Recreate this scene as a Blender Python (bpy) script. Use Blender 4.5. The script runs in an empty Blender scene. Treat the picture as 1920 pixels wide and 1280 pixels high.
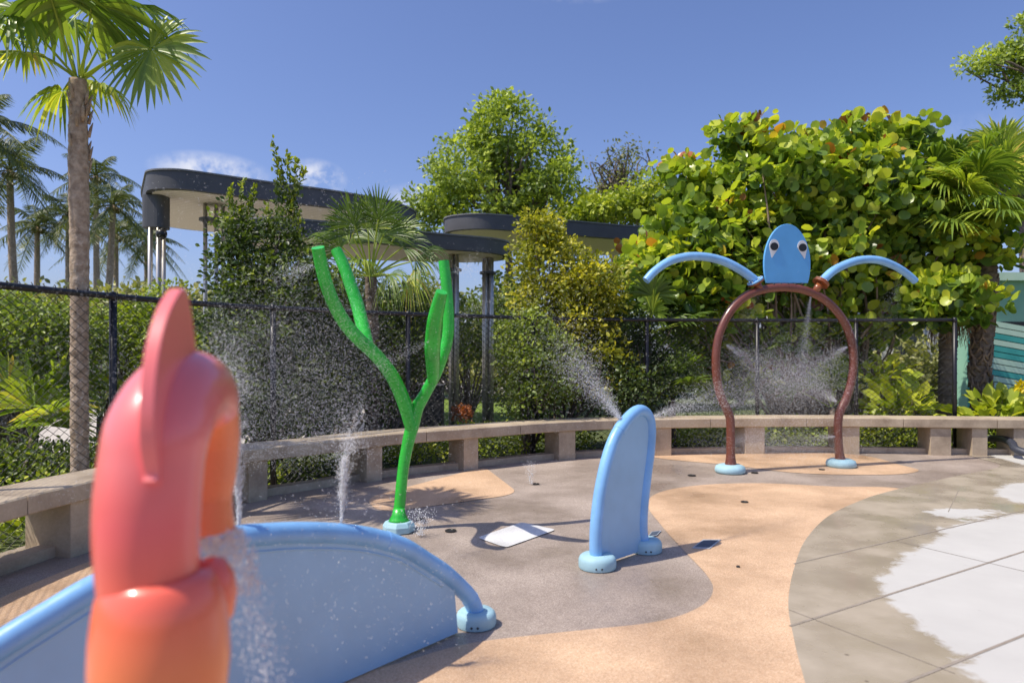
import bpy, math, random
import numpy as np
from mathutils import Vector

rng = np.random.default_rng(7)
random.seed(7)
S = bpy.context.scene
COL = S.collection
R = math.radians

# ------------------------------------------------------------------ camera
F_PX, HOR, CAM_H = 1300.0, 660.0, 1.40      # focal length and horizon row of the 1920 px photograph
cam_d = bpy.data.cameras.new('camera')
cam_d.sensor_width = 36.0
cam_d.lens = 36.0 * F_PX / 1920.0
cam_d.shift_y = (HOR - 640.0) / 1920.0
cam_d.clip_start = 0.05
cam_d.clip_end = 3000.0
cam_d.dof.use_dof = True
cam_d.dof.focus_distance = 6.8
cam_d.dof.aperture_fstop = 1.75
cam = bpy.data.objects.new('camera', cam_d)
cam.location = (0, 0, CAM_H)
cam.rotation_euler = (R(90), 0, 0)
COL.objects.link(cam)
S.camera = cam

# ------------------------------------------------------------------ light
SUN_EL = R(59)
SUN_AZ = R(20)                               # light travels towards +X, a little towards +Y
ldir = Vector((math.cos(SUN_AZ) * math.cos(SUN_EL), math.sin(SUN_AZ) * math.cos(SUN_EL), -math.sin(SUN_EL)))
sun_d = bpy.data.lights.new('sun', 'SUN')
sun_d.energy = 4.3
sun_d.angle = R(0.53)
sun_d.color = (1.0, 0.925, 0.79)
sun = bpy.data.objects.new('sun', sun_d)
sun.rotation_euler = ldir.to_track_quat('-Z', 'Y').to_euler()
sun.location = (-20, -8, 30)
COL.objects.link(sun)

W = bpy.data.worlds.new('World')
S.world = W
W.use_nodes = True
nt = W.node_tree
nt.nodes.clear()
out = nt.nodes.new('ShaderNodeOutputWorld')
bg = nt.nodes.new('ShaderNodeBackground')
sky = nt.nodes.new('ShaderNodeTexSky')
sky.sky_type = 'NISHITA'
sky.sun_disc = False
sky.sun_elevation = SUN_EL
sky.sun_rotation = math.atan2(-ldir.x, -ldir.y)
sky.altitude = 0
sky.air_density = 1.0
sky.dust_density = 1.8
sky.ozone_density = 3.0
SKY_K = 0.12
bg.inputs['Strength'].default_value = SKY_K
tc = nt.nodes.new('ShaderNodeTexCoord')


def wmath(op, a, b=None, clamp=False):
    n = nt.nodes.new('ShaderNodeMath')
    n.operation = op
    n.use_clamp = clamp
    for i, v in enumerate((a, b)):
        if v is None:
            continue
        if isinstance(v, (int, float)):
            n.inputs[i].default_value = v
        else:
            nt.links.new(v, n.inputs[i])
    return n.outputs[0]


# small fair-weather clouds low in the sky: direction, half width, half height (in px of the photograph / focal length)
noise = nt.nodes.new('ShaderNodeTexNoise')
noise.inputs['Scale'].default_value = 26.0
noise.inputs['Detail'].default_value = 7.0
noise.inputs['Roughness'].default_value = 0.6
nt.links.new(tc.outputs['Generated'], noise.inputs['Vector'])
cl = None
for (cx, cy, hw, hh, k) in [(395, 322, 110, 38, 1.0), (590, 335, 62, 38, 1.0), (770, 378, 60, 36, 0.75), (1100, -10, 120, 16, 0.45),
                            (1815, 240, 120, 30, .3), (1400, 330, 200, 30, 0.2), (-300, 400, 260, 60, 1), (2300, 300, 300, 60, 1)]:
    d = Vector(((cx - 960) / F_PX, 1.0, (HOR - cy) / F_PX))
    L = d.length
    sub = nt.nodes.new('ShaderNodeVectorMath'); sub.operation = 'SUBTRACT'
    nt.links.new(tc.outputs['Generated'], sub.inputs[0]); sub.inputs[1].default_value = d / L
    mul = nt.nodes.new('ShaderNodeVectorMath'); mul.operation = 'MULTIPLY'
    nt.links.new(sub.outputs[0], mul.inputs[0]); mul.inputs[1].default_value = (F_PX / hw * L, F_PX / hw * L * .9, F_PX / hh * L)
    ln = nt.nodes.new('ShaderNodeVectorMath'); ln.operation = 'LENGTH'
    nt.links.new(mul.outputs[0], ln.inputs[0])
    m = wmath('SUBTRACT', 1.0, ln.outputs['Value'], True)
    m = wmath('MULTIPLY', m, 1.5 * k, True)
    m = wmath('MULTIPLY', m, k)
    cl = m if cl is None else wmath('MAXIMUM', cl, m)
nz = wmath('SUBTRACT', noise.outputs['Fac'], 0.40)
nz = wmath('MULTIPLY', nz, 6.0, True)
cl = wmath('MULTIPLY', cl, nz, True)
cl = wmath('MULTIPLY', cl, .85)
mixc = nt.nodes.new('ShaderNodeMix'); mixc.data_type = 'RGBA'
nt.links.new(cl, mixc.inputs['Factor'])
tintn = nt.nodes.new('ShaderNodeMix'); tintn.data_type = 'RGBA'; tintn.blend_type = 'MULTIPLY'; tintn.inputs['Factor'].default_value = 1
nt.links.new(sky.outputs['Color'], tintn.inputs['A']); tintn.inputs['B'].default_value = (.98, .98, 1.24, 1)
nt.links.new(tintn.outputs['Result'], mixc.inputs['A'])
mixc.inputs['B'].default_value = (6.6, 6.7, 7.3, 1)
nt.links.new(mixc.outputs['Result'], bg.inputs['Color'])
nt.links.new(bg.outputs[0], out.inputs['Surface'])

S.view_settings.view_transform = 'Standard'
S.view_settings.look = 'None'
S.view_settings.exposure = 0.15
S.view_settings.gamma = 1.0
S.view_settings.use_curve_mapping = False
S.render.engine = 'CYCLES'
S.cycles.use_denoising = True
try:
    S.cycles.denoiser = 'OPENIMAGEDENOISE'
except Exception:
    pass
S.cycles.max_bounces = 7
S.cycles.transparent_max_bounces = 8
S.cycles.caustics_reflective = False
S.cycles.caustics_refractive = False
S.cycles.sample_clamp_indirect = 6.0


# ------------------------------------------------------------------ pixel -> place
def P(px, py, Y):
    return np.array([(px - 960.0) * Y / F_PX, Y, CAM_H - (py - HOR) * Y / F_PX])


def G(px, py, z=0.0):
    Y = (CAM_H - z) * F_PX / (py - HOR)
    return np.array([(px - 960.0) * Y / F_PX, Y, z])


def on_plane(A, B, px, py):
    """the point seen at (px, py) on the vertical plane through ground points A and B"""
    a = (px - 960.0) / F_PX
    dx, dy = B[0] - A[0], B[1] - A[1]
    q = (a * A[1] - A[0]) / (dx - a * dy)
    Y = A[1] + q * dy
    return np.array([A[0] + q * dx, Y, CAM_H - (py - HOR) * Y / F_PX])


def cat(pts, n=8):
    """Catmull-Rom through pts, n steps a span"""
    p = np.asarray(pts, float)
    p = np.vstack([2 * p[0] - p[1], p, 2 * p[-1] - p[-2]])
    o = []
    for i in range(1, len(p) - 2):
        t = np.linspace(0, 1, n, endpoint=False)[:, None]
        a, b, c, d = p[i - 1], p[i], p[i + 1], p[i + 2]
        o.append(.5 * (2 * b + (c - a) * t + (2 * a - 5 * b + 4 * c - d) * t ** 2 + (3 * b - a - 3 * c + d) * t ** 3))
    o.append(p[-2][None])
    return np.vstack(o)


# ------------------------------------------------------------------ mesh helpers
class MB:
    """collects pieces with mixed faces, becomes ONE mesh object"""
    def __init__(self):
        self.v, self.f, self.n, self.t = [], [], 0, []

    def add(self, v, f, tint=None):
        v = np.asarray(v, float).reshape(-1, 3)
        f = [np.asarray(x) + self.n for x in f] if isinstance(f, list) else [np.asarray(f) + self.n]
        self.v.append(v); self.f += f; self.n += len(v)
        t = np.full(len(v), .5) if tint is None else np.broadcast_to(np.asarray(tint, float), (len(v),)).copy()
        self.t.append(t)
        return self

    def build(self, name, mat, parent=None, smooth=True, bevel=0.0, sub=0, auto=None):
        me = bpy.data.meshes.new(name)
        v = np.vstack(self.v)
        loops, starts, tot = [], [], 0
        for f in self.f:
            if f.ndim == 1:
                f = f[None]
            k = f.shape[1]
            loops.append(f.reshape(-1)); starts.append(tot + np.arange(len(f)) * k)
            tot += f.size
        loops = np.concatenate(loops).astype(np.int32); starts = np.concatenate(starts).astype(np.int32)
        me.vertices.add(len(v)); me.vertices.foreach_set('co', v.astype(np.float32).ravel())
        me.loops.add(len(loops)); me.loops.foreach_set('vertex_index', loops)
        me.polygons.add(len(starts)); me.polygons.foreach_set('loop_start', starts)
        me.update(calc_edges=True)
        a = me.attributes.new('tint', 'FLOAT', 'POINT')
        a.data.foreach_set('value', np.concatenate(self.t).astype(np.float32))
        me.polygons.foreach_set('use_smooth', np.full(len(starts), bool(smooth)))
        me.validate()
        me.materials.append(mat)
        o = bpy.data.objects.new(name, me)
        COL.objects.link(o)
        if parent is not None:
            o.parent = parent
        if bevel:
            m = o.modifiers.new('bevel', 'BEVEL'); m.width = bevel; m.segments = 2; m.limit_method = 'ANGLE'; m.angle_limit = R(40)
            m.harden_normals = False
        if sub:
            m = o.modifiers.new('sub', 'SUBSURF'); m.levels = sub; m.render_levels = sub
        if auto is not None and smooth:
            try:
                me.set_sharp_from_angle(angle=R(auto))
            except Exception:
                pass
        return o


def frames(p):
    p = np.asarray(p, float)
    t = np.gradient(p, axis=0)
    t /= np.linalg.norm(t, axis=1)[:, None] + 1e-12
    n = np.zeros_like(p)
    a = np.array([0, 0, 1.0]) if abs(t[0][2]) < .9 else np.array([1.0, 0, 0])
    n[0] = np.cross(t[0], a); n[0] /= np.linalg.norm(n[0])
    for i in range(1, len(p)):
        w = n[i - 1] - t[i] * np.dot(n[i - 1], t[i])
        n[i] = w / (np.linalg.norm(w) + 1e-12)
    return t, n, np.cross(t, n)


def tube(mb, p, r, k=12, cap=True, tint=None):
    p = np.asarray(p, float); m = len(p)
    r = np.broadcast_to(np.asarray(r, float), (m,))
    t, n, b = frames(p)
    a = np.linspace(0, 2 * math.pi, k, endpoint=False)
    v = p[:, None] + r[:, None, None] * (np.cos(a)[None, :, None] * n[:, None] + np.sin(a)[None, :, None] * b[:, None])
    i = np.arange(m - 1)[:, None] * k; j = np.arange(k)[None]; j2 = (j + 1) % k
    f = [np.stack([i + j, i + j2, i + k + j2, i + k + j], -1).reshape(-1, 4)]
    if cap:
        f += [np.arange(k)[::-1].copy(), (m - 1) * k + np.arange(k)]
    mb.add(v.reshape(-1, 3), f, tint)
    return mb


def lathe(mb, prof, c=(0, 0, 0), k=32):
    prof = np.asarray(prof, float); m = len(prof)
    a = np.linspace(0, 2 * math.pi, k, endpoint=False)
    v = np.stack([prof[:, 0:1] * np.cos(a), prof[:, 0:1] * np.sin(a), np.repeat(prof[:, 1:2], k, 1)], -1) + np.asarray(c, float)
    i = np.arange(m - 1)[:, None] * k; j = np.arange(k)[None]; j2 = (j + 1) % k
    f = [np.stack([i + j, i + j2, i + k + j2, i + k + j], -1).reshape(-1, 4), np.arange(k)[::-1].copy(), (m - 1) * k + np.arange(k)]
    mb.add(v.reshape(-1, 3), f)
    return mb


def box(mb, lo, hi, M=None):
    x0, y0, z0 = lo; x1, y1, z1 = hi
    v = np.array([[x0, y0, z0], [x1, y0, z0], [x1, y1, z0], [x0, y1, z0], [x0, y0, z1], [x1, y0, z1], [x1, y1, z1], [x0, y1, z1]], float)
    if M is not None:
        v = v @ M[0].T + M[1]
    mb.add(v, np.array([[3, 2, 1, 0], [4, 5, 6, 7], [0, 1, 5, 4], [1, 2, 6, 5], [2, 3, 7, 6], [3, 0, 4, 7]]))
    return mb


def prism(mb, pts, off):
    """closed outline (world points) pushed along off: a solid plate"""
    p = np.asarray(pts, float); n = len(p); off = np.asarray(off, float)
    v = np.vstack([p, p + off])
    j = np.arange(n); j2 = (j + 1) % n
    mb.add(v, [j[::-1].copy(), n + j, np.stack([j, j2, n + j2, n + j], -1)])
    return mb


def sheet(name, poly, z, mat, kind='structure'):
    p = np.asarray(poly, float)[:, :2]
    if np.sum(p[:, 0] * np.roll(p[:, 1], -1) - np.roll(p[:, 0], -1) * p[:, 1]) < 0:
        p = p[::-1]
    mb = MB(); mb.add(np.c_[p, np.full(len(p), z)], [np.arange(len(p))])
    o = mb.build(name, mat, smooth=False); o['kind'] = kind
    return o


def round_poly(p, r, n=6):
    p = np.asarray(p, float)[:, :2]; o = []
    for i in range(len(p)):
        a, b, c = p[i - 1], p[i], p[(i + 1) % len(p)]
        u = (a - b); lu = np.linalg.norm(u); u = u / lu; w = (c - b); lw = np.linalg.norm(w); w = w / lw
        k = min(r, lu * .45, lw * .45)
        for t in np.linspace(0, 1, n):
            o.append((1 - t) ** 2 * (b + u * k) + 2 * t * (1 - t) * b + t * t * (b + w * k))
    return np.array(o)


def thing(name, label, cat_, loc=(0, 0, 0), group=None):
    o = bpy.data.objects.new(name, None)
    o.empty_display_size = .1
    COL.objects.link(o)
    o['label'] = label; o['category'] = cat_
    if group:
        o['group'] = group
    return o


def tag(o, label, cat_, group=None, kind=None):
    o['label'] = label; o['category'] = cat_
    if group: o['group'] = group
    if kind: o['kind'] = kind
    return o


# ------------------------------------------------------------------ materials
def new_mat(name):
    m = bpy.data.materials.new(name); m.use_nodes = True
    t = m.node_tree; b = t.nodes['Principled BSDF']
    return m, t, b


def N(t, kind, **kw):
    n = t.nodes.new(kind)
    for k, v in kw.items():
        setattr(n, k, v)
    return n


def ramp(t, fac, stops):
    r = N(t, 'ShaderNodeValToRGB')
    el = r.color_ramp.elements
    while len(el) < len(stops):
        el.new(.5)
    for e, (pos, c) in zip(el, stops):
        e.position = pos; e.color = (*c, 1) if len(c) == 3 else c
    t.links.new(fac, r.inputs['Fac'])
    return r.outputs['Color']


def noise_tex(t, scale, detail=4, rough=.55, coord='Object', dist=0.0):
    c = N(t, 'ShaderNodeTexCoord'); n = N(t, 'ShaderNodeTexNoise')
    n.inputs['Scale'].default_value = scale; n.inputs['Detail'].default_value = detail; n.inputs['Roughness'].default_value = rough
    n.inputs['Distortion'].default_value = dist
    t.links.new(c.outputs[coord], n.inputs['Vector'])
    return n.outputs['Fac']


def mixcol(t, fac, a, b, blend='MIX'):
    m = N(t, 'ShaderNodeMix', data_type='RGBA', blend_type=blend)
    for s, v in (('Factor', fac), ('A', a), ('B', b)):
        if isinstance(v, (int, float)):
            m.inputs[s].default_value = v
        elif isinstance(v, tuple):
            m.inputs[s].default_value = (*v, 1)
        else:
            t.links.new(v, m.inputs[s])
    return m.outputs['Result']


def bump(t, b, h, strength=.3, dist=.01):
    n = N(t, 'ShaderNodeBump'); n.inputs['Strength'].default_value = strength; n.inputs['Distance'].default_value = dist
    t.links.new(h, n.inputs['Height']); t.links.new(n.outputs[0], b.inputs['Normal'])


def mr(t, v, a, b, c=0., d=1.):
    n = N(t, 'ShaderNodeMapRange'); n.clamp = True
    for i, x in enumerate((a, b, c, d)):
        n.inputs[i + 1].default_value = x
    t.links.new(v, n.inputs[0])
    return n.outputs[0]


def paint(name, col, rough=.35, var=.12, coat=.3, drops=True):
    m, t, b = new_mat(name)
    n = noise_tex(t, 5, 5)
    dark = tuple(c * (1 - var * 1.6) for c in col); light = tuple(min(1, c * (1 + var)) for c in col)
    c = ramp(t, n, [(.3, dark), (.7, light)])
    t.links.new(c, b.inputs['Base Color'])
    rr = noise_tex(t, 40, 3)
    t.links.new(mr(t, rr, .3, .7, rough - .1, rough + .15), b.inputs['Roughness'])
    b.inputs['Coat Weight'].default_value = coat; b.inputs['Coat Roughness'].default_value = .15
    if drops:
        bump(t, b, noise_tex(t, 90, 2), .03, .002)
    return m


def rubber(name, base, fleck_d, fleck_l):
    m, t, b = new_mat(name)
    c = N(t, 'ShaderNodeTexCoord'); v = N(t, 'ShaderNodeTexVoronoi'); v.inputs['Scale'].default_value = 240
    t.links.new(c.outputs['Object'], v.inputs['Vector'])
    sep = N(t, 'ShaderNodeSeparateColor'); t.links.new(v.outputs['Color'], sep.inputs[0])
    g = ramp(t, sep.outputs[0], [(0, fleck_d), (.24, fleck_d), (.3, base), (.74, base), (.8, fleck_l), (1, fleck_l)])
    big = noise_tex(t, .9, 5, .6)
    med = noise_tex(t, 16, 4, .6)
    g = mixcol(t, mr(t, big, .34, .62), mixcol(t, 1.0, g, (.66, .635, .62), 'MULTIPLY'), g)
    g = mixcol(t, mr(t, med, .3, .75, 0, .28), g, mixcol(t, 1.0, g, (.72, .7, .68), 'MULTIPLY'))
    t.links.new(g, b.inputs['Base Color'])
    t.links.new(mr(t, big, .32, .6, .2, .75), b.inputs['Roughness'])
    bump(t, b, sep.outputs[1], .25, .003)
    return m


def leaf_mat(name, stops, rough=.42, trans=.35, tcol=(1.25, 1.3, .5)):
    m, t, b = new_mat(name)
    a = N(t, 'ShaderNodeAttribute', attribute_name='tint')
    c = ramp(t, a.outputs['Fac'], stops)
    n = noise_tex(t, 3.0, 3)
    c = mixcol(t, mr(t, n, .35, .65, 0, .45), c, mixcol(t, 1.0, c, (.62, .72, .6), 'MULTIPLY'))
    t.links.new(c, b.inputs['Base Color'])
    b.inputs['Roughness'].default_value = rough
    b.inputs['Specular IOR Level'].default_value = .45
    tr = N(t, 'ShaderNodeBsdfTranslucent')
    t.links.new(mixcol(t, 1.0, c, tcol, 'MULTIPLY'), tr.inputs['Color'])
    mx = N(t, 'ShaderNodeMixShader'); mx.inputs[0].default_value = trans
    t.links.new(b.outputs[0], mx.inputs[1]); t.links.new(tr.outputs[0], mx.inputs[2])
    o = t.nodes['Material Output']; t.links.new(mx.outputs[0], o.inputs['Surface'])
    return m


def simple(name, c1, c2, scale=8, rough=.7, metal=0., bmp=0., bd=.01, detail=5):
    m, t, b = new_mat(name)
    n = noise_tex(t, scale, detail, .6)
    t.links.new(ramp(t, n, [(.32, c1), (.68, c2)]), b.inputs['Base Color'])
    b.inputs['Roughness'].default_value = rough; b.inputs['Metallic'].default_value = metal
    if bmp:
        bump(t, b, n, bmp, bd)
    return m


M = {}
M['pad'] = rubber('grey rubber', (.42, .34, .28), (.30, .245, .21), (.56, .47, .40))
M['peach'] = rubber('peach rubber', (.70, .465, .285), (.56, .36, .22), (.80, .58, .39))
M['white_rubber'] = rubber('white rubber', (.76, .76, .75), (.66, .66, .66), (.84, .84, .84))
M['ground'] = simple('soil and turf', (.05, .075, .02), (.11, .13, .04), 3, .95, 0, .5, .05)
M['path'] = simple('pale path', (.42, .38, .33), (.56, .52, .46), 6, .85)
M['bench'] = None
M['black'] = simple('black coated steel', (.008, .008, .011), (.018, .018, .022), 30, .4)
M['blue'] = paint('sky blue paint', (.23, .49, .84), .36, .1, .2)
M['blue_panel'] = paint('blue panel paint', (.34, .56, .77), .5, .04, .0)
M['blue_flat'] = paint('blue face sheet', (.12, .41, .78), .4, .04)
M['pale_blue'] = paint('pale blue rubber foot', (.38, .60, .68), .6, .1, 0)
M['green'] = paint('leaf green paint', (.03, .50, .045), .32, .16)
M['brown'] = paint('brown paint', (.175, .054, .034), .32, .08)
M['copper'] = paint('copper brown flange', (.30, .09, .03), .25, .2)
M['white'] = simple('white enamel', (.72, .72, .7), (.8, .8, .79), 9, .4)
M['pupil'] = simple('black enamel', (.01, .01, .01), (.02, .018, .018), 9, .35)
M['fascia'] = simple('dark grey fascia', (.075, .075, .08), (.10, .10, .106), 2.5, .55)
M['soffit'] = None
M['coping'] = simple('grey coping', (.16, .16, .165), (.22, .22, .22), 3, .5)
M['steel'] = simple('brushed steel', (.50, .48, .44), (.66, .63, .57), 5, .38, .75)
M['bark'] = simple('grey brown bark', (.10, .075, .055), (.23, .18, .14), 14, .9, 0, .8, .02)
M['planter'] = simple('dark grey planter', (.03, .03, .035), (.055, .055, .06), 6, .6)
M['hose'] = simple('dark hose rubber', (.03, .035, .05), (.05, .055, .075), 20, .5)
M['nozzle'] = simple('dark bronze nozzle', (.03, .028, .025), (.09, .085, .08), 60, .35, .6)
M['grate'] = simple('steel drain plate', (.06, .08, .12), (.12, .15, .2), 30, .55, .2)
M['plate_rim'] = simple('pale plate rim', (.34, .38, .42), (.46, .50, .54), 20, .6)
M['joint'] = simple('joint filler', (.25, .21, .165), (.33, .28, .23), 15, .9)
M['teal'] = simple('teal board', (.05, .38, .36), (.08, .45, .42), 5, .5)
M['mint'] = simple('mint board', (.52, .74, .61), (.60, .80, .67), 5, .5)
M['mint_wall'] = simple('green wall', (.27, .54, .41), (.33, .60, .46), 2, .6)
M['wall_white'] = simple('white render', (.62, .62, .62), (.74, .73, .72), 2, .7)
M['glass_dark'] = simple('window glass', (.05, .06, .07), (.10, .12, .13), 2, .1)

# weathered concrete of the bench, with dark water stains
m, t, b = new_mat('bench concrete'); M['bench'] = m
n1 = noise_tex(t, 2.2, 6, .65); n2 = noise_tex(t, 45, 4)
c = ramp(t, n1, [(.32, (.33, .255, .18)), (.5, (.48, .385, .275)), (.7, (.58, .48, .35))])
c = mixcol(t, mr(t, n2, .35, .7, 0, .3), c, mixcol(t, 1., c, (.6, .58, .55), 'MULTIPLY'))
t.links.new(c, b.inputs['Base Color']); b.inputs['Roughness'].default_value = .75
bump(t, b, n2, .3, .004)

# plank soffit
m, t, b = new_mat('plank soffit'); M['soffit'] = m
cd = N(t, 'ShaderNodeTexCoord'); mp = N(t, 'ShaderNodeMapping'); mp.inputs['Rotation'].default_value = (0, 0, R(-33))
t.links.new(cd.outputs['Object'], mp.inputs[0])
wv = N(t, 'ShaderNodeTexWave', bands_direction='Y'); wv.inputs['Scale'].default_value = 2.2; wv.inputs['Distortion'].default_value = .2
t.links.new(mp.outputs[0], wv.inputs['Vector'])
c = ramp(t, wv.outputs['Fac'], [(0, (.5, .43, .36)), (.08, (.78, .70, .62)), (1, (.82, .74, .66))])
t.links.new(c, b.inputs['Base Color']); b.inputs['Roughness'].default_value = .7

# patio concrete: dry pale with wet stains whose outline is the 'tint' signed distance
m, t, b = new_mat('patio concrete'); M['patio'] = m
at = N(t, 'ShaderNodeAttribute', attribute_name='tint')
nA = noise_tex(t, 9, 7, .7, dist=.6); nB = noise_tex(t, 2.0, 4); nC = noise_tex(t, 60, 3)
ad = N(t, 'ShaderNodeMath', operation='MULTIPLY_ADD'); t.links.new(nA, ad.inputs[0]); ad.inputs[1].default_value = .26
ad.inputs[2].default_value = -.13
s_ = N(t, 'ShaderNodeMath', operation='ADD'); t.links.new(at.outputs['Fac'], s_.inputs[0]); t.links.new(ad.outputs[0], s_.inputs[1])
dry = mr(t, s_.outputs[0], -.02, .03)
wet_c = ramp(t, nB, [(.3, (.33, .275, .205)), (.7, (.44, .375, .285))])
dry_c = ramp(t, nB, [(.3, (.48, .465, .43)), (.7, (.54, .525, .485))])
dry_c = mixcol(t, mr(t, nC, .45, .8, 0, .15), dry_c, (.5, .48, .46))
c = mixcol(t, dry, wet_c, dry_c)
vz = N(t, 'ShaderNodeTexVoronoi'); vz.inputs['Scale'].default_value = 7.0; cdd = N(t, 'ShaderNodeTexCoord'); t.links.new(cdd.outputs['Object'], vz.inputs['Vector'])
spot = mr(t, vz.outputs['Distance'], .05, .085, 1, 0)
sepc = N(t, 'ShaderNodeSeparateColor'); t.links.new(vz.outputs['Color'], sepc.inputs[0])
sm = N(t, 'ShaderNodeMath', operation='MULTIPLY'); t.links.new(spot, sm.inputs[0]); t.links.new(mr(t, sepc.outputs[0], .45, .5), sm.inputs[1])
inv = mr(t, dry, 0, 1, .75, .1)
sm2 = N(t, 'ShaderNodeMath', operation='MULTIPLY'); t.links.new(sm.outputs[0], sm2.inputs[0]); t.links.new(inv, sm2.inputs[1])
c = mixcol(t, sm2.outputs[0], c, (.13, .10, .075))
t.links.new(c, b.inputs['Base Color'])
pud = mr(t, nB, .42, .62, .12, .5)
rg = N(t, 'ShaderNodeMix', data_type='FLOAT'); t.links.new(dry, rg.inputs[0]); t.links.new(pud, rg.inputs[2]); rg.inputs[3].default_value = .85
t.links.new(rg.outputs[0], b.inputs['Roughness'])
bump(t, b, nC, .06, .003)

# coral paint fading from pink above to orange below
m, t, b = new_mat('coral gelcoat'); M['coral'] = m
cd = N(t, 'ShaderNodeTexCoord'); sx = N(t, 'ShaderNodeSeparateXYZ'); t.links.new(cd.outputs['Object'], sx.inputs[0])
f = mr(t, sx.outputs['Z'], .90, 1.22)
c = ramp(t, f, [(0, (1.0, .25, .085)), (.35, (1.0, .17, .095)), (.7, (.97, .15, .15)), (1, (.96, .21, .20))])
t.links.new(c, b.inputs['Base Color']); b.inputs['Roughness'].default_value = .32
b.inputs['Coat Weight'].default_value = .5; b.inputs['Coat Roughness'].default_value = .12
M['orange'] = paint('orange gelcoat', (1.0, .25, .085), .3, .04)
M['coral_fin'] = paint('coral fin gelcoat', (.95, .24, .15), .3, .06, .5)

# water drops
m, t, b = new_mat('water drops'); M['drop'] = m
b.inputs['Base Color'].default_value = (.96, .97, .98, 1); b.inputs['Roughness'].default_value = .12
tr = N(t, 'ShaderNodeBsdfTranslucent'); tr.inputs['Color'].default_value = (.96, .97, .98, 1)
mx = N(t, 'ShaderNodeMixShader'); mx.inputs[0].default_value = .5
t.links.new(b.outputs[0], mx.inputs[1]); t.links.new(tr.outputs[0], mx.inputs[2]); t.links.new(mx.outputs[0], t.nodes['Material Output'].inputs['Surface'])

# leaves
M['lf_dark'] = leaf_mat('dark shrub leaves', [(0, (0.042, 0.071, 0.021)), (.5, (0.105, 0.157, 0.034)), (.8, (0.254, 0.315, 0.042)), (1, (0.624, 0.651, 0.063))])
M['lf_mid'] = leaf_mat('green shrub leaves', [(0, (0.102, 0.156, 0.041)), (.5, (0.292, 0.371, 0.058)), (.85, (0.651, 0.714, 0.085)), (1, (0.800, 0.750, 0.114))])
M['lf_yel'] = leaf_mat('yellow green leaves', [(0, (0.116, 0.156, 0.025)), (.4, (0.347, 0.358, 0.037)), (.8, (0.800, 0.692, 0.063)), (1, (0.800, 0.750, 0.063))])
M['lf_grape'] = leaf_mat('round sea grape leaves', [(0, (.055, .10, .03)), (.28, (.17, .27, .045)), (.55, (.42, .52, .065)), (.82, (.72, .74, .08)),
                                                    (.93, (.80, .74, .09)), (.955, (.70, .32, .06)), (.98, (.55, .15, .04)), (1, (.30, .12, .05))], .3, .42)
M['lf_lime'] = leaf_mat('lime ground cover', [(0, (0.122, 0.179, 0.024)), (.5, (0.406, 0.488, 0.049)), (1, (0.800, 0.750, 0.081))])
M['lf_far'] = leaf_mat('distant foliage', [(0, (0.137, 0.161, 0.068)), (.5, (0.275, 0.286, 0.091)), (1, (0.659, 0.595, 0.183))])
M['lf_tree'] = leaf_mat('broadleaf tree leaves', [(0, (0.137, 0.199, 0.055)), (.5, (0.409, 0.497, 0.081)), (.85, (0.761, 0.810, 0.129)), (1, (0.761, 0.810, 0.184))])
M['palm'] = leaf_mat('fan palm blades', [(0, (0.085, 0.143, 0.036)), (.5, (0.242, 0.352, 0.055)), (.85, (0.581, 0.638, 0.088)), (.95, (0.800, 0.750, 0.132)), (1, (0.800, 0.528, 0.154))], .38, .4)
M['coco'] = leaf_mat('coconut palm leaflets', [(0, (.075, .095, .04)), (.5, (.17, .20, .07)), (.85, (.36, .37, .13)), (1, (.50, .36, .14))], .4, .3)
M['flower'] = leaf_mat('yellow petals', [(0, (.7, .55, .02)), (1, (.85, .7, .05))])

# ================================================================== SETTING
a = np.linspace(0, 2 * math.pi, 64, endpoint=False)
g = sheet('ground', np.c_[600 * np.cos(a), 600 * np.sin(a)], -.03, M['ground'])

# line of the bench front edge, read off the photograph at seat height
HB = .50
fp = []
for (px, py) in [(0, 942), (170, 902), (455, 843), (600, 829), (720, 814), (880, 803), (1060, 790), (1232, 785.5), (1512, 782.5), (1734, 784.5), (1920, 786)]:
    q = G(px, py, HB); fp.append(q[:2])
fp = [np.array([-2.9, 2.2]), np.array([-3.06, 3.2])] + fp + [np.array([8.6, 9.2]), np.array([10.5, 9.15])]
front = cat(fp, 12)
for _ in range(30):
    front[1:-1] = .5 * front[1:-1] + .25 * (front[:-2] + front[2:])
sl = np.r_[0, np.cumsum(np.linalg.norm(np.diff(front, axis=0), axis=1))]


def at_s(s, off=0.0):
    s = np.atleast_1d(np.asarray(s, float))
    x = np.interp(s, sl, front[:, 0]); y = np.interp(s, sl, front[:, 1])
    e = .25
    tx = np.interp(s + e, sl, front[:, 0]) - np.interp(s - e, sl, front[:, 0]); ty = np.interp(s + e, sl, front[:, 1]) - np.interp(s - e, sl, front[:, 1])
    L = np.hypot(tx, ty); tx /= L; ty /= L
    return np.c_[x - ty * off, y + tx * off]          # off > 0 lies behind the bench


def s_at_px(px, off=0.0):
    s = np.linspace(.8, sl[-1] - .3, 1500); p = at_s(s, off)
    q = 960 + F_PX * p[:, 0] / p[:, 1]
    return float(np.interp(px, q, s))


ss = np.linspace(.26, sl[-1] - .26, 120)
back = at_s(ss, .62)
pad = np.vstack([back, [[10.5, -6], [-7, -6], [-7, 1.5]]])
sheet('splash_pad_floor', pad, 0.0, M['pad'])


def gpoly(pts):
    return np.array([G(*q)[:2] for q in pts])


def smooth_loop(pts, n=8):
    p = np.asarray(pts, float); m = len(p)
    q = np.vstack([p[-2:], p, p[:2]])
    c = cat(q, n)
    return c[2 * n:(2 + m) * n]


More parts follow.
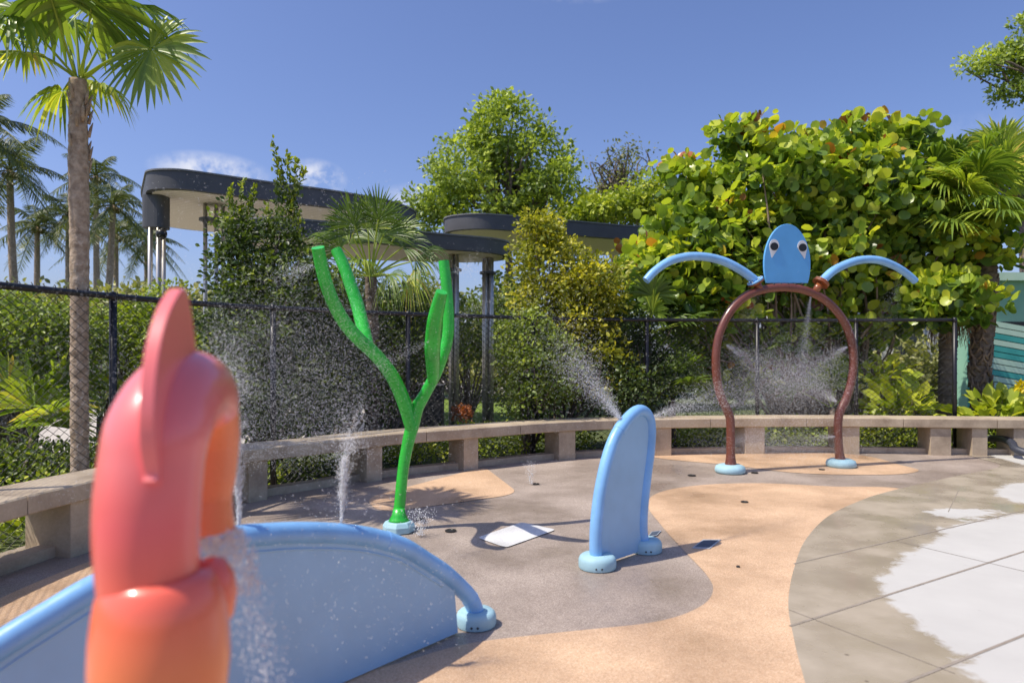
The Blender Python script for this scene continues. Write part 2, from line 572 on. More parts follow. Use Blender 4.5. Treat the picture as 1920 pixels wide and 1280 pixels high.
sheet('peach_rubber_floor', smooth_loop(gpoly([(640, 1282), (760, 1240), (885, 1206), (1060, 1185), (1230, 1166), (1312, 1138), (1337, 1108), (1325, 1078),
      (1285, 1035), (1240, 985), (1214, 945), (1240, 922), (1320, 909), (1430, 906), (1560, 912), (1690, 917), (1700, 960), (1640, 1100), (1650, 1240)]).tolist()
      + [[1.6, 2.2], [1.2, 1.2], [-.6, 1.0], [-1.1, 2.2]]), .004, M['peach'])
sheet('peach_rubber_floor', round_poly(gpoly([(683, 934), (712, 962), (975, 926), (908, 875)]), .28), .004, M['peach'])
sheet('peach_rubber_floor', smooth_loop(gpoly([(1215, 853), (1290, 849), (1420, 848), (1600, 852), (1690, 872), (1722, 883), (1660, 890), (1500, 887), (1370, 872), (1250, 861)])), .004, M['peach'])
pl = at_s(np.linspace(.6, s_at_px(330), 30), -.16)
sheet('peach_rubber_floor', np.vstack([pl, [[-1.9, 4.2], [-1.75, 3.2], [-1.9, 2.2]]]), .004, M['peach'])
sheet('white_rubber_floor', round_poly(gpoly([(895, 1009), (948, 1028), (1043, 994), (978, 980)]), .05), .008, M['white_rubber'])

# patio with wet and dry concrete
edge = cat(gpoly([(1520, 1320), (1508, 1275), (1490, 1205), (1478, 1130), (1490, 1062), (1512, 1010), (1556, 966), (1620, 936), (1665, 922), (1735, 905), (1801, 891), (1867, 878), (1872, 869), (1845, 862), (1800, 849)]), 6)
outer = np.vstack([[[1.5, 1.2]], edge, at_s(np.linspace(s_at_px(1800), sl[-1] - .3, 20), .1), [[10.4, 1.2]]])


def inside(p, poly):
    x, y = p[:, 0][:, None], p[:, 1][:, None]
    a_, b_ = poly, np.roll(poly, -1, 0)
    c_ = (a_[:, 1] > y) != (b_[:, 1] > y)
    xi = (b_[:, 0] - a_[:, 0]) * (y - a_[:, 1]) / (b_[:, 1] - a_[:, 1] + 1e-12) + a_[:, 0]
    return (np.sum(c_ & (x < xi), 1) % 2) == 1


def pdist(p, poly):
    a_, b_ = poly[None], np.roll(poly, -1, 0)[None]
    d = b_ - a_; w = p[:, None] - a_
    tt = np.clip((w * d).sum(-1) / ((d * d).sum(-1) + 1e-12), 0, 1)
    return np.linalg.norm(w - d * tt[..., None], axis=-1).min(1)


dry_polys = [gpoly([(1960, 955), (1794, 983), (1757, 991), (1770, 1000), (1753, 1012), (1708, 1032), (1684, 1053), (1647, 1087), (1650, 1108), (1667, 1136),
                    (1715, 1160), (1731, 1184), (1763, 1211), (1791, 1234), (1840, 1222), (1794, 1248), (1812, 1263), (1836, 1285), (1880, 1320), (2500, 1500), (2600, 1000)]),
             gpoly([(2050, 890), (1960, 898), (1920, 905), (1884, 908), (1866, 921), (1872, 932), (1925, 947), (2050, 940)]),
             gpoly([(1733, 960), (1767, 953), (1890, 957), (1850, 966), (1794, 975), (1760, 968)]),
             gpoly([(1803, 848), (1850, 853), (1925, 873), (2050, 885), (2200, 850), (2000, 846)])]
gx, gy = np.meshgrid(np.arange(1.0, 10.6, .09), np.arange(1.2, 9.9, .09), indexing='ij')
gp = np.c_[gx.ravel(), gy.ravel()]
# triangulate the outline together with the grid points inside it; each vertex carries its signed distance to the dry area
from mathutils.geometry import delaunay_2d_cdt
ok = inside(gp, outer) & (pdist(gp, outer) > .04)
allp = np.vstack([outer, gp[ok]])
nO = len(outer)
vv, _e, ff, *_r = delaunay_2d_cdt([Vector(q) for q in allp], [(i, (i + 1) % nO) for i in range(nO)], [], 1, 1e-5)
vv = np.array([tuple(q) for q in vv])
sdv_ = np.full(len(vv), -9.0)
for dp in dry_polys:
    d_ = pdist(vv, dp); sdv_ = np.maximum(sdv_, np.where(inside(vv, dp), d_, -d_))
mb = MB(); mb.add(np.c_[vv, np.full(len(vv), .0045)], np.array(ff), sdv_)
o = mb.build('patio', M['patio'], smooth=False); o['kind'] = 'structure'

mb = MB()


def joint(q0, q1, w):
    p0, p1 = G(*q0)[:2], G(*q1)[:2]
    d = p1 - p0; d /= np.linalg.norm(d); n_ = np.array([-d[1], d[0]]) * w / 2
    mb.add(np.c_[[p0 - n_, p1 - n_, p1 + n_, p0 + n_], np.full(4, .0065)], np.array([[0, 1, 2, 3]]))


joint((1488, 1058), (2100, 916), .012)
joint((1481, 1175), (2150, 961), .016)
joint((1620, 1312), (2200, 1080), .016)
joint((1479, 1144), (1790, 1264), .006)
joint((1681, 1015), (2000, 1091), .006)
joint((1798, 918), (1778, 960), .006)
o = mb.build('patio_joints', M['joint'], smooth=False); o['kind'] = 'structure'

# paths, lawn and an added bounce sheet behind the fence
sheet('bounce_paving', round_poly([(-8.4, 9.6), (-3.2, 9.9), (-2.4, 13), (-2.6, 18), (-8, 18)], 1.2), -.022, M['path'])  # pale sheet added under the tall canopy to bounce sunlight onto its soffit
sheet('footpath', gpoly([(560, 742), (760, 732), (905, 735), (1010, 745), (1010, 728), (900, 714), (700, 712), (560, 720)]), -.02, M['path'])
sheet('footpath', gpoly([(-150, 842), (60, 834), (300, 812), (300, 762), (-150, 778)]), -.02, M['path'])
sheet('lawn', gpoly([(820, 800), (1000, 800), (1010, 747), (905, 737), (820, 737)]), -.024, simple('lawn green', (.10, .17, .025), (.2, .28, .04), 25, .9, 0, .6, .03))

# ================================================================== BENCH
bench = thing('concrete_bench', 'long curved concrete bench on square blocks running along the black fence', 'bench')
prof = np.array([[0, .385], [0, .49], [.012, .50], [.438, .50], [.45, .49], [.45, .385], [.438, .375], [.012, .375]])


def sweep(mb, s0, s1, prof, n):
    s = np.linspace(s0, s1, n); k = len(prof); v = np.zeros((n, k, 3))
    for j, (o_, z) in enumerate(prof):
        v[:, j, :2] = at_s(s, o_); v[:, j, 2] = z
    i = np.arange(n - 1)[:, None] * k; j = np.arange(k)[None]; j2 = (j + 1) % k
    f = [np.stack([i + j, i + k + j, i + k + j2, i + j2], -1).reshape(-1, 4), np.arange(k), ((n - 1) * k + np.arange(k))[::-1].copy()]
    mb.add(v.reshape(-1, 3), f)


jp = [None, 52, 300, 455, 602, 800, 976, 1150, 1332, 1512, 1694, 1870, None]
js = [.35] + [s_at_px(q) for q in jp[1:-1]] + [sl[-1] - .4]
for s0, s1 in zip(js[:-1], js[1:]):
    mb = MB(); sweep(mb, s0 + .004, s1 - .004, prof, max(3, int((s1 - s0) / .12)))
    mb.build('seat_slab', M['bench'], bench, smooth=False)
for (a_, b_) in [(-160, -70), (112, 178), (300, 345), (455, 502), (668, 717), (852, 897), (1021, 1079), (1198, 1259), (1376, 1434), (1552, 1612), (1720, 1784), (1807, 1852), (1876, 1930), (2010, 2080)]:
    mb = MB(); s0, s1 = s_at_px(a_, .415), s_at_px(b_, .035); s0 = min(s0, s1 - .2)
    sweep(mb, s0, s1, np.array([[.035, -.02], [.035, .373], [.415, .373], [.415, -.02]]), 4)
    mb.build('support_block', M['bench'], bench, smooth=False, bevel=.006)
mb = MB(); sweep(mb, .35, sl[-1] - .4, np.array([[.16, -.02], [.16, .075], [.30, .075], [.30, -.02]]), 90)
mb.build('plinth', M['bench'], bench, smooth=False)

# ================================================================== FENCE
OFF, HF = .56, 1.86
fence = thing('chain_link_fence', 'black chain link fence with steel posts standing behind the concrete bench', 'fence')
fs0, fs1 = .4, s_at_px(1790, OFF)
mb = MB(); s = np.linspace(fs0, fs1, 90)
tube(mb, np.c_[at_s(s, OFF), np.full(90, HF)], .026, 8)
mb.build('top_rail', M['black'], fence)
pxs = [-260, -90, 212, 512, 765, 1000, 1213, 1420, 1605, 1790]
for q in pxs:
    s = s_at_px(q, OFF) if q > -100 else .9
    p = at_s(s, OFF)[0]
    mb = MB(); tube(mb, [[*p, -.03], [*p, HF - .01]], .030, 10)
    lathe(mb, [[.034, HF - .03], [.034, HF + .012], [.022, HF + .032], [.004, HF + .04]], (p[0], p[1], 0), 10)
    mb.build('fence_post', M['black'], fence)
mb = MB(); dz = .092
nW = int((fs1 - fs0 + HF * 1.3) / dz)
zlo = .02
for sign in (1, -1):
    for i in range(nW):
        base = fs0 - HF * 1.3 + i * dz
        z = np.linspace(zlo, HF + .025, 9)
        s = base + 1.3 * (z if sign > 0 else HF - z)
        ok = (s >= fs0) & (s <= fs1)
        if ok.sum() < 2:
            continue
        z = z[ok]; s = s[ok]
        tube(mb, np.c_[at_s(s, OFF + .004 * sign), z], .0024, 4, False)
kn = np.arange(fs0, fs1, dz)
for s in kn:
    p = at_s(s, OFF)[0]; tube(mb, [[*p, HF + .01], [p[0] + .006, p[1], HF + .03], [p[0] - .004, p[1], HF + .045]], .004, 4)
mb.build('wire_mesh', M['black'], fence)


# ================================================================== WATER FEATURES
def foot(name, parent, c, r, h, mat=None):
    mb = MB(); lathe(mb, [[r * .97, 0.0], [r, .01], [r, h * .62], [r * .94, h * .84], [r * .80, h], [r * .3, h + .001]], (c[0], c[1], 0.004), 40)
    o = mb.build(name, mat or M['pale_blue'], parent, auto=50)
    for a_ in (-1.75, -1.45):
        mb = MB(); p = np.array([c[0] + (r - .004) * math.cos(a_), c[1] + (r - .004) * math.sin(a_), h * .32])
        n_ = np.array([math.cos(a_), math.sin(a_), 0]); tube(mb, [p, p + n_ * .007], .006, 8)
        mb.build('bolt', M['nozzle'], o)
    return o


# --- large blue arch wall in the foreground
arch = thing('water_arch', 'large blue arched wall panel under a blue pipe, water jets rising off its crown', 'water feature')
A0, A1 = G(855, 1188), G(640, 1282)
pts = [on_plane(A0, A1, *q) for q in [(893, 1164), (890, 1140), (879, 1118), (860, 1098), (832, 1073), (800, 1052), (755, 1025), (700, 1008), (640, 1000), (570, 998), (500, 1001), (410, 1011), (300, 1047), (180, 1100), (90, 1153), (0, 1209), (-120, 1292), (-260, 1400)]]
pts = np.array(pts); zend = pts[-1]
d_ = (A1 - A0) / np.linalg.norm(A1 - A0)
pts = np.vstack([pts[0] * [1, 1, 0] + [0, 0, .02], pts, zend + d_ * .12 + [0, 0, -.12], [*(zend + d_ * .16)[:2], .02]])
arc = cat(pts, 8)
mb = MB(); tube(mb, arc, .043, 24); mb.build('pipe', M['blue'], arch)
nrm = np.array([d_[1], -d_[0], 0])
if nrm[1] > 0: nrm = -nrm
lo = [p for p in arc if (p[2] > .1)]
q0, q1 = A0 + d_ * .0, zend + d_ * .05
core = [p for p in arc if np.dot(p - A0, d_) > .02 and np.dot(p - q1, d_) < 0 and p[2] > .06]
outl = np.vstack([[[*q0[:2], .012]], core, [[*q1[:2], .012]]])
mb = MB(); prism(mb, outl - nrm * .014, nrm * .028); mb.build('panel', M['blue_panel'], arch, smooth=False)
bd = [p for p in arc if np.dot(p - A0, d_) > .06 and np.dot(p - q1, d_) < -.1]
bd = np.array(bd); tg_ = unit(np.gradient(bd, axis=0)) if False else np.gradient(bd, axis=0); tg_ /= np.linalg.norm(tg_, axis=1)[:, None]
inn_ = np.cross(tg_, nrm); inn_ *= np.sign((inn_ @ np.array([0, 0, -1.0])).mean())
bead = bd + inn_ * .062 + nrm * .0145
bead = bead[bead[:, 2] > .05]
mb = MB(); tube(mb, bead, .0045, 8); mb.build('bead', M['blue_panel'], arch)
for k_ in (22, 60, 100):
    mb = MB(); tube(mb, arc[k_:k_ + 2] if np.linalg.norm(arc[k_ + 1] - arc[k_]) < .03 else np.array([arc[k_], arc[k_] + (arc[k_ + 1] - arc[k_]) * .25]), .0442, 24, True); mb.build('weld_band', M['blue'], arch, auto=40)
foot('foot', arch, pts[1], .102, .075); foot('foot', arch, pts[-1], .102, .075)

# --- small blue arch fin in the middle
fin = thing('water_arch', 'narrow blue pipe arch shaped like a fin with filled panel, middle of the splash pad', 'water feature')
B0, B1 = G(1120, 1064), G(1211, 1033)
fpx = [(1120, 1062), (1117, 1030), (1118, 985), (1124, 930), (1136, 870), (1152, 822), (1174, 788), (1196, 770), (1212, 776), (1219, 800), (1217, 845), (1210, 900), (1204, 960), (1204, 1000), (1210, 1030)]
fpts = cat([on_plane(B0, B1, *q) for q in fpx], 8)
mb = MB(); tube(mb, fpts, .0415, 24); mb.build('pipe', M['blue'], fin)
fd = (B1 - B0) / np.linalg.norm(B1 - B0); fn = np.array([fd[1], -fd[0], 0])
outl = [p for p in fpts if p[2] > .05]
outl = np.vstack([[[*outl[0][:2], .02]], outl, [[*outl[-1][:2], .02]]])
mb = MB(); prism(mb, outl - fn * .013, fn * .026); mb.build('panel', M['blue_panel'], fin, smooth=False)
foot('foot', fin, B0, .122, .085); foot('foot', fin, B1, .112, .085)
p = on_plane(B0, B1, 1160, 797)
k0 = int(np.argmin(np.linalg.norm(fpts - p, axis=1)))
mb = MB(); tube(mb, fpts[k0 - 1:k0 + 3], .0435, 24, True); mb.build('nozzle_band', M['blue'], fin, auto=40)

# --- green branching stalks
weed = thing('water_feature', 'bright green branching pipe with four cut stalks like seaweed on pale collar', 'water feature')


def stalk(pp, rr, name):
    p = np.array([P(*q) for q in pp]); c = cat(p, 8); r = np.interp(np.linspace(0, 1, len(c)), np.linspace(0, 1, len(rr)), rr)
    mb = MB(); tube(mb, c, r, 22); return mb.build(name, M['green'], weed, auto=60)


Y0 = 5.47
stalk([(746, 990, Y0), (750, 940, Y0), (756, 880, Y0), (764, 835, Y0), (774, 795, Y0 - .01), (782, 765, Y0 - .02), (797, 738, Y0 - .05), (815, 705, Y0 - .09), (827, 675, Y0 - .12), (838, 640, Y0 - .12), (841, 600, Y0 - .12), (838, 545, Y0 - .12), (832, 489, Y0 - .12)],
      [.046, .044, .044, .047, .054, .052, .046, .045, .045, .045, .044, .043, .042], 'stem')
stalk([(772, 800, Y0 - .02), (757, 752, Y0 - .08), (736, 706, Y0 - .2), (706, 667, Y0 - .38), (672, 635, Y0 - .55), (645, 603, Y0 - .68), (622, 560, Y0 - .8), (606, 512, Y0 - .88), (596, 464, Y0 - .95)],
      [.054, .055, .053, .05, .048, .047, .045, .043, .042], 'branch')
stalk([(690, 650, Y0 - .42), (681, 615, Y0 - .36), (670, 572, Y0 - .3), (656, 530, Y0 - .26), (644, 497, Y0 - .24), (630, 468, Y0 - .22)], [.044, .049, .049, .047, .045, .042], 'branch')
stalk([(812, 712, Y0 - .1), (812, 684, Y0 - .25), (811, 650, Y0 - .45), (815, 605, Y0 - .58), (821, 575, Y0 - .65), (828, 547, Y0 - .7)], [.044, .054, .058, .055, .049, .040], 'branch')
mb = MB(); c_ = G(748, 996); r8 = .128
lathe(mb, [[r8, 0.004], [r8, .05], [r8 * .82, .085], [r8 * .3, .086]], (c_[0], c_[1], 0), 8)
mb.build('collar', M['pale_blue'], weed, smooth=False, bevel=.008)
mb = MB(); lathe(mb, [[.082, .085], [.072, .10], [.055, .13], [.044, .18]], (c_[0], c_[1], 0), 24); mb.build('stem_flare', M['green'], weed)

# --- brown spray ring with the blue face
oct_ = thing('spray_ring', 'brown pipe ring topped by a blue egg shaped face with two curved blue arms', 'water feature')
C0, C1 = G(1369, 886), G(1577, 875)
ring = [(1370, 880), (1370, 820), (1369, 785), (1362, 766), (1350, 738), (1343, 700), (1343, 655), (1352, 616), (1372, 580), (1402, 553), (1440, 541), (1477, 539), (1512, 545), (1548, 563), (1577, 594), (1595, 632), (1600, 675), (1596, 715), (1586, 748), (1574, 774), (1571, 800), (1572, 830), (1576, 868)]
rp = cat([on_plane(C0, C1, *q) for q in ring], 6)
mb = MB(); rr_ = np.full(len(rp), .050); rr_[:3] = [.085, .066, .055]; rr_[-3:] = [.055, .066, .085]
tube(mb, rp, rr_, 22); mb.build('ring', M['brown'], oct_)
for c_ in (C0, C1):
    mb = MB(); r_ = .172
    lathe(mb, [[r_ * .93, .004], [r_, .02], [r_, .05], [r_ * .93, .08], [r_ * .7, .098], [r_ * .3, .10]], (c_[0], c_[1], 0), 40); mb.build('foot', M['pale_blue'], oct_)
od = (C1 - C0) / np.linalg.norm(C1 - C0); on = np.array([od[1], -od[0], 0])
ang = np.linspace(0, 2 * math.pi, 48, endpoint=False)


def egg(cx, cy, hw, ht, hb):
    o = []
    for a_ in ang:
        y = math.sin(a_); x = math.cos(a_)
        o.append((cx + hw * x * (1 - .06 * y), cy - (ht if y > 0 else hb) * y))
    return o


face_px = [q for q in egg(1475, 490, 43.5, 70, 82) if q[1] < 537]
# order: start right of the cut
k = max(range(len(face_px)), key=lambda i: math.hypot(face_px[i][0] - face_px[i - 1][0], face_px[i][1] - face_px[i - 1][1]))
face_px = face_px[k:] + face_px[:k]
fo = np.array([on_plane(C0, C1, *q) for q in face_px])
mb = MB(); prism(mb, fo - on * .014, on * .028); face = mb.build('face', M['blue_flat'], oct_, smooth=False, bevel=.006)


def eye(cx, cy, w, up, dn, lean):
    o = []
    for a_ in ang:
        y = math.sin(a_); x = math.cos(a_)
        if y > 0: o.append((cx + w * x, cy - up * y))
        else: o.append((cx + w * x * (1 + y * .75) + lean * (-y), cy - dn * y))
    return np.array([on_plane(C0, C1, *q) for q in o])


for (cx, lean, px_, py_) in ((1450, -4.5, 1449.8, 462.5), (1502.5, 4.5, 1503, 464.5)):
    mb = MB(); e = eye(cx, py_, 9.2, 13.5, 21, lean); prism(mb, e + on * .0142, on * .005); ey = mb.build('eye', M['white'], face, smooth=False)
    mb = MB(); e = np.array([on_plane(C0, C1, px_ + 7.3 * math.cos(a_), py_ - 7.3 * math.sin(a_)) for a_ in ang]); prism(mb, e + on * .0195, on * .004); mb.build('pupil', M['pupil'], face, smooth=False)
for i in range(5):
    p = on_plane(C0, C1, 1448 + i * 13.5, 533); mb = MB(); tube(mb, [p + on * .01, p + on * .035], .012, 8); mb.build('bolt', M['nozzle'], face)
# arms
for pts_, fl, stub, fm in (([(1414, 524), (1392, 508), (1360, 491), (1325, 482), (1290, 481), (1255, 490), (1228, 508), (1211, 526)], (1417, 528), (1428, 548), 'blue'),
                           ([(1542, 526), (1562, 508), (1590, 494), (1618, 487), (1648, 488), (1678, 499), (1700, 513), (1716, 527)], (1539, 530), (1527, 548), 'copper')):
    a3 = cat([on_plane(C0, C1, *q) for q in pts_], 8)
    mb = MB(); tube(mb, a3, np.linspace(.052, .045, len(a3)), 20); arm = mb.build('arm', M['blue'], oct_, auto=60)
    f3, s3 = on_plane(C0, C1, *fl), on_plane(C0, C1, *stub)
    dd = (f3 - s3) / np.linalg.norm(f3 - s3)
    mb = MB(); tube(mb, [s3, f3], .046, 18); mb.build('stub', M['copper'], oct_)
    mb = MB(); tube(mb, [f3 - dd * .02, f3 - dd * .001], .098, 24); mb.build('flange', M['copper'], oct_, smooth=False, bevel=.004)
    mb = MB(); tube(mb, [f3 + dd * .001, f3 + dd * .02], .098, 24); fl_ = mb.build('flange', M['blue'] if fm == 'blue' else M['copper'], oct_, smooth=False, bevel=.004)
    t_, n_, b_ = frames(np.array([f3, f3 + dd]))
    for i in range(6):
        aa = i * math.pi / 3; c_ = f3 + (n_[0] * math.cos(aa) + b_[0] * math.sin(aa)) * .078
        mb = MB(); tube(mb, [c_ + dd * .019, c_ + dd * .034], .011, 6); mb.build('bolt', M['steel'], fl_)

# --- coral spout in the left foreground (stands very near the lens)
spout = thing('water_spout', 'coral pink and orange curved creature spout with back fin, left foreground', 'water feature')
bx, by = -.598, 1.15
ax = np.array([-.17, 1.0]); ax /= np.linalg.norm(ax)


def sp(y, z, side=0.0):
    return np.array([bx + ax[0] * y + ax[1] * side, by + ax[1] * y - ax[0] * side, z])


path = [(0, .60, .008), (0, .80, .006), (0, .95, .002), (-.002, 1.04, -.003), (-.005, 1.10, -.005), (-.004, 1.16, -.003), (.002, 1.225, .002)]
path += [(.146 - .143 * math.cos(a_), 1.235 + .092 * math.sin(a_), .016 * math.sin(a_) ** .7) for a_ in np.linspace(.28, math.pi * .97, 11)]
rad = [.076, .077, .077, .079, .080, .081, .080] + list(np.interp(np.linspace(0, 1, 11), [0, .3, .6, 1], [.081, .079, .076, .066]))
c3 = cat([sp(*q) for q in path], 6); rr_ = np.interp(np.linspace(0, 1, len(c3)), np.linspace(0, 1, len(rad)), rad)
mb = MB(); tube(mb, c3, rr_, 36); mb.build('body', M['coral'], spout)
sn = [(.247, 1.300), (.272, 1.262), (.285, 1.225), (.288, 1.19), (.287, 1.14), (.284, 1.10), (.282, 1.06), (.282, 1.035)]
mb = MB(); c3 = cat([sp(*q) for q in sn], 6)
tube(mb, c3, np.interp(np.linspace(0, 1, len(c3)), np.linspace(0, 1, 8), [.079, .080, .079, .076, .071, .064, .067, .070]), 32, False)
tube(mb, c3[::-1], np.interp(np.linspace(0, 1, len(c3)), np.linspace(0, 1, 8), [.060, .057, .053, .056, .06, .06, .055, .05]), 32, False)
k_ = 32; n_ = len(c3) * k_
j = np.arange(k_); j2 = (j + 1) % k_
mb.build('snout', M['orange'], spout)
fo = [(-.086, 1.215), (-.106, 1.27), (-.102, 1.34), (-.080, 1.405), (-.040, 1.458), (.010, 1.495), (.045, 1.510), (.066, 1.506), (.082, 1.488), (.100, 1.455), (.120, 1.41), (.138, 1.36), (.14, 1.29), (.02, 1.24), (-.05, 1.20), (-.09, 1.20)]
fo3 = smooth_loop([sp(*q, .027) for q in fo], 5)
side = np.array([ax[1], -ax[0], 0.0]); up_ = side
mb = MB(); prism(mb, fo3 - up_ * .011, up_ * .022); mb.build('back_fin', M['coral'], spout, smooth=True, bevel=.009, auto=40)
# belly: a collar wider than the neck, drooping lower on one side
mb = MB()
lathe(mb, [[.078, 1.035], [.088, 1.022], [.097, 1.0], [.102, .97], [.106, .935], [.108, .89], [.103, .84], [.096, .79], [.094, .70], [.112, .55], [.12, .40], [.11, .28]], (bx + .016, by, 0), 40)
mb.build('belly', M['coral'], spout)
mb = MB(); aa = np.linspace(0, 2 * math.pi, 40)
p = sp(.04, .985, .085); lathe(mb, [[.004, .06], [.022, .054], [.036, .03], [.042, 0], [.036, -.04], [.02, -.07], [.004, -.08]], p, 24); mb.build('side_fin', M['coral'], spout)
mb = MB(); lathe(mb, [[.16, .004], [.16, .2], [.14, .24], [.12, .29]], (bx + .012, by, 0), 32); mb.build('foot', M['coral'], spout)

# --- ground nozzles and drain plates
for i, (px, py, r_, lab) in enumerate([(845, 996, .045, 'round dark nozzle ring in the floor beside the shadow of the green stalks'),
                                 (786, 974, .03, 'small dark nozzle plate in the floor just behind the green stalks'),
                                 (1005, 908, .035, 'dark nozzle plate under the little bubbling jet near the bench'),
                                 (1297, 892, .045, 'dark floor nozzle between the narrow fin arch and brown ring'),
                                 (1415, 887, .04, 'dark floor nozzle close beside the left foot of the brown ring'),
                                 (1541, 881, .035, 'dark floor nozzle just left of the right foot of the brown ring'),
                                 (1396, 942, .035, 'dark nozzle alone on the broad peach floor'),
                                 (1384, 1064, .012, 'tiny dark plug in the peach floor right of the drain plate')]):
    c_ = G(px, py)
    mb = MB(); lathe(mb, [[r_, .004], [r_, .011], [r_ * .86, .014], [r_ * .6, .0142], [r_ * .5, .010], [r_ * .1, .010]], (c_[0], c_[1], 0), 20)
    o = mb.build('floor_nozzle', M['nozzle'], auto=30); tag(o, lab, 'nozzle', 'floor nozzles of the splash pad')
for (qs, lab) in (([(1297, 1029), (1318, 1013), (1352, 1013), (1331, 1030)], 'rectangular steel drain plate on the peach floor in the tip of the fin shadow'),
                  ([(1214, 1008), (1222, 998), (1240, 996), (1232, 1005)], 'small steel drain plate just behind the rear foot of the fin arch')):
    pz = gpoly(qs)
    th_ = thing('drain_plate', lab, 'drain plate', group='steel drain plates')
    mb = MB(); q = np.c_[pz, np.full(4, .0055)]; prism(mb, q[::-1] if np.cross(q[1] - q[0], q[2] - q[1])[2] > 0 else q, (0, 0, .004)); mb.build('frame', M['plate_rim'], th_, smooth=False)
    ce = pz.mean(0); pi_ = ce + (pz - ce) * .82
    mb = MB(); q = np.c_[pi_, np.full(4, .007)]; prism(mb, q[::-1] if np.cross(q[1] - q[0], q[2] - q[1])[2] > 0 else q, (0, 0, .0035)); mb.build('cover', M['grate'], th_, smooth=False)

# --- dark hose by the end of the bench
mb = MB(); hp = cat([P(1856, 822, 9.85), P(1880, 822, 9.6), P(1897, 830, 9.3), P(1912, 845, 9.05), [6.95, 8.7, .04], [7.5, 8.3, .035]], 8); tube(mb, hp, .05, 12)
tag(mb.build('hose', M['hose']), 'thick dark hose coming out under the right end of the bench', 'hose')


# ================================================================== BUILDINGS
def canopy(label, plan, zs, th, cols, rad=.5):
    root = thing('shelter', label, 'shelter', group='curved flat roof shelters')
    pl = round_poly(plan, rad, 7)
    if np.sum(pl[:, 0] * np.roll(pl[:, 1], -1) - np.roll(pl[:, 0], -1) * pl[:, 1]) < 0: pl = pl[::-1]
    mb = MB(); prism(mb, np.c_[pl, np.full(len(pl), zs)], (0, 0, th)); rf = mb.build('roof', M['fascia'], root, smooth=True, auto=35)
    ce = pl.mean(0); d = pl - ce; L = np.linalg.norm(d, axis=1)[:, None]; inn = ce + d * (1 - .10 / L)
    mb = MB(); prism(mb, np.c_[inn, np.full(len(inn), zs - .012)], (0, 0, .008)); mb.build('soffit', M['soffit'], rf, smooth=False)
    ou = ce + d * (1 + .025 / L); mb = MB(); prism(mb, np.c_[ou, np.full(len(ou), zs + th + .002)], (0, 0, .025)); mb.build('coping', M['coping'], rf, smooth=False)
    for (x, y, w, capital) in cols:
        mb = MB()
        for i in range(5):
            a_ = i * 2 * math.pi / 5 + .4
            tube(mb, [[x + w * math.cos(a_), y + w * math.sin(a_), -.03], [x + w * math.cos(a_), y + w * math.sin(a_), zs - .013]], .034, 10)
        col = mb.build('column', M['steel'], root)
        mb = MB()
        if capital:
            mm = round_poly([[x - .18, y - .18], [x + .18, y - .18], [x + .18, y + .18], [x - .18, y + .18]], .12)
            prism(mb, np.c_[mm, np.full(len(mm), zs - .014 - capital)], (0, 0, capital)); mb.build('capital', M['fascia'], col, smooth=False)
        else:
            lathe(mb, [[w + .075, zs - .30], [w + .075, zs - .26]], (x, y, 0), 20); mb.build('ring', M['fascia'], col, smooth=False)
    return root


K1 = F_PX
canopy('tall curved dark grey canopy with plank underside at far left', [(-5.82, 11.05), (-5.3, 11.0), (-4.05, 11.94), (-3.34, 12.38), (-2.3, 13.3), (-1.93, 14.4), (-2.3, 15.4), (-4.0, 15.7), (-6.7, 15.0), (-7.35, 14.2), (-6.9, 12.9)], 4.0, .29,
       [(P(293, 0, 11.55)[0], 11.55, .11, .53), (P(400, 0, 12.2)[0], 12.2, .16, 0)])
canopy('lowest dark canopy edge in the middle, in front of the other roofs', [(-3.5, 9.95), (-1.93, 10.9), (-1.25, 11.4), (-.35, 11.85), (-.04, 12.25), (-.15, 12.95), (-.8, 13.2), (-2.4, 12.9), (-4.2, 11.9), (-4.5, 10.6)], 3.1, .235,
       [(P(851, 0, 12.0)[0], 12.0, .06, 0), (P(915, 0, 12.45)[0], 12.45, .075, 0)], .35)
canopy('long dark canopy disappearing behind the round leaved shrub', [(-1.45, 14.9), (-.75, 14.55), (.22, 14.9), (2.4, 15.9), (4.4, 16.6), (4.4, 18.4), (2, 18.7), (-.5, 17.6), (-1.6, 16.4)], 4.0, .30,
       [(P(1000, 0, 15.6)[0], 15.6, .09, 0)], .6)

# small dark camera on the column of the tall shelter
p = P(303, 437, 11.38)
cr = thing('security_camera', 'small black dome camera hung on the steel column of the tall canopy', 'camera')
mb = MB(); lathe(mb, [[.02, .06], [.06, .05], [.085, .01], [.085, -.03], [.075, -.06], [.04, -.10], [.005, -.115]], p, 18); mb.build('dome', M['pupil'], cr)
mb = MB(); tube(mb, [p + [0, 0, .05], p + [0, .15, .08]], .022, 8); mb.build('arm', M['black'], cr)

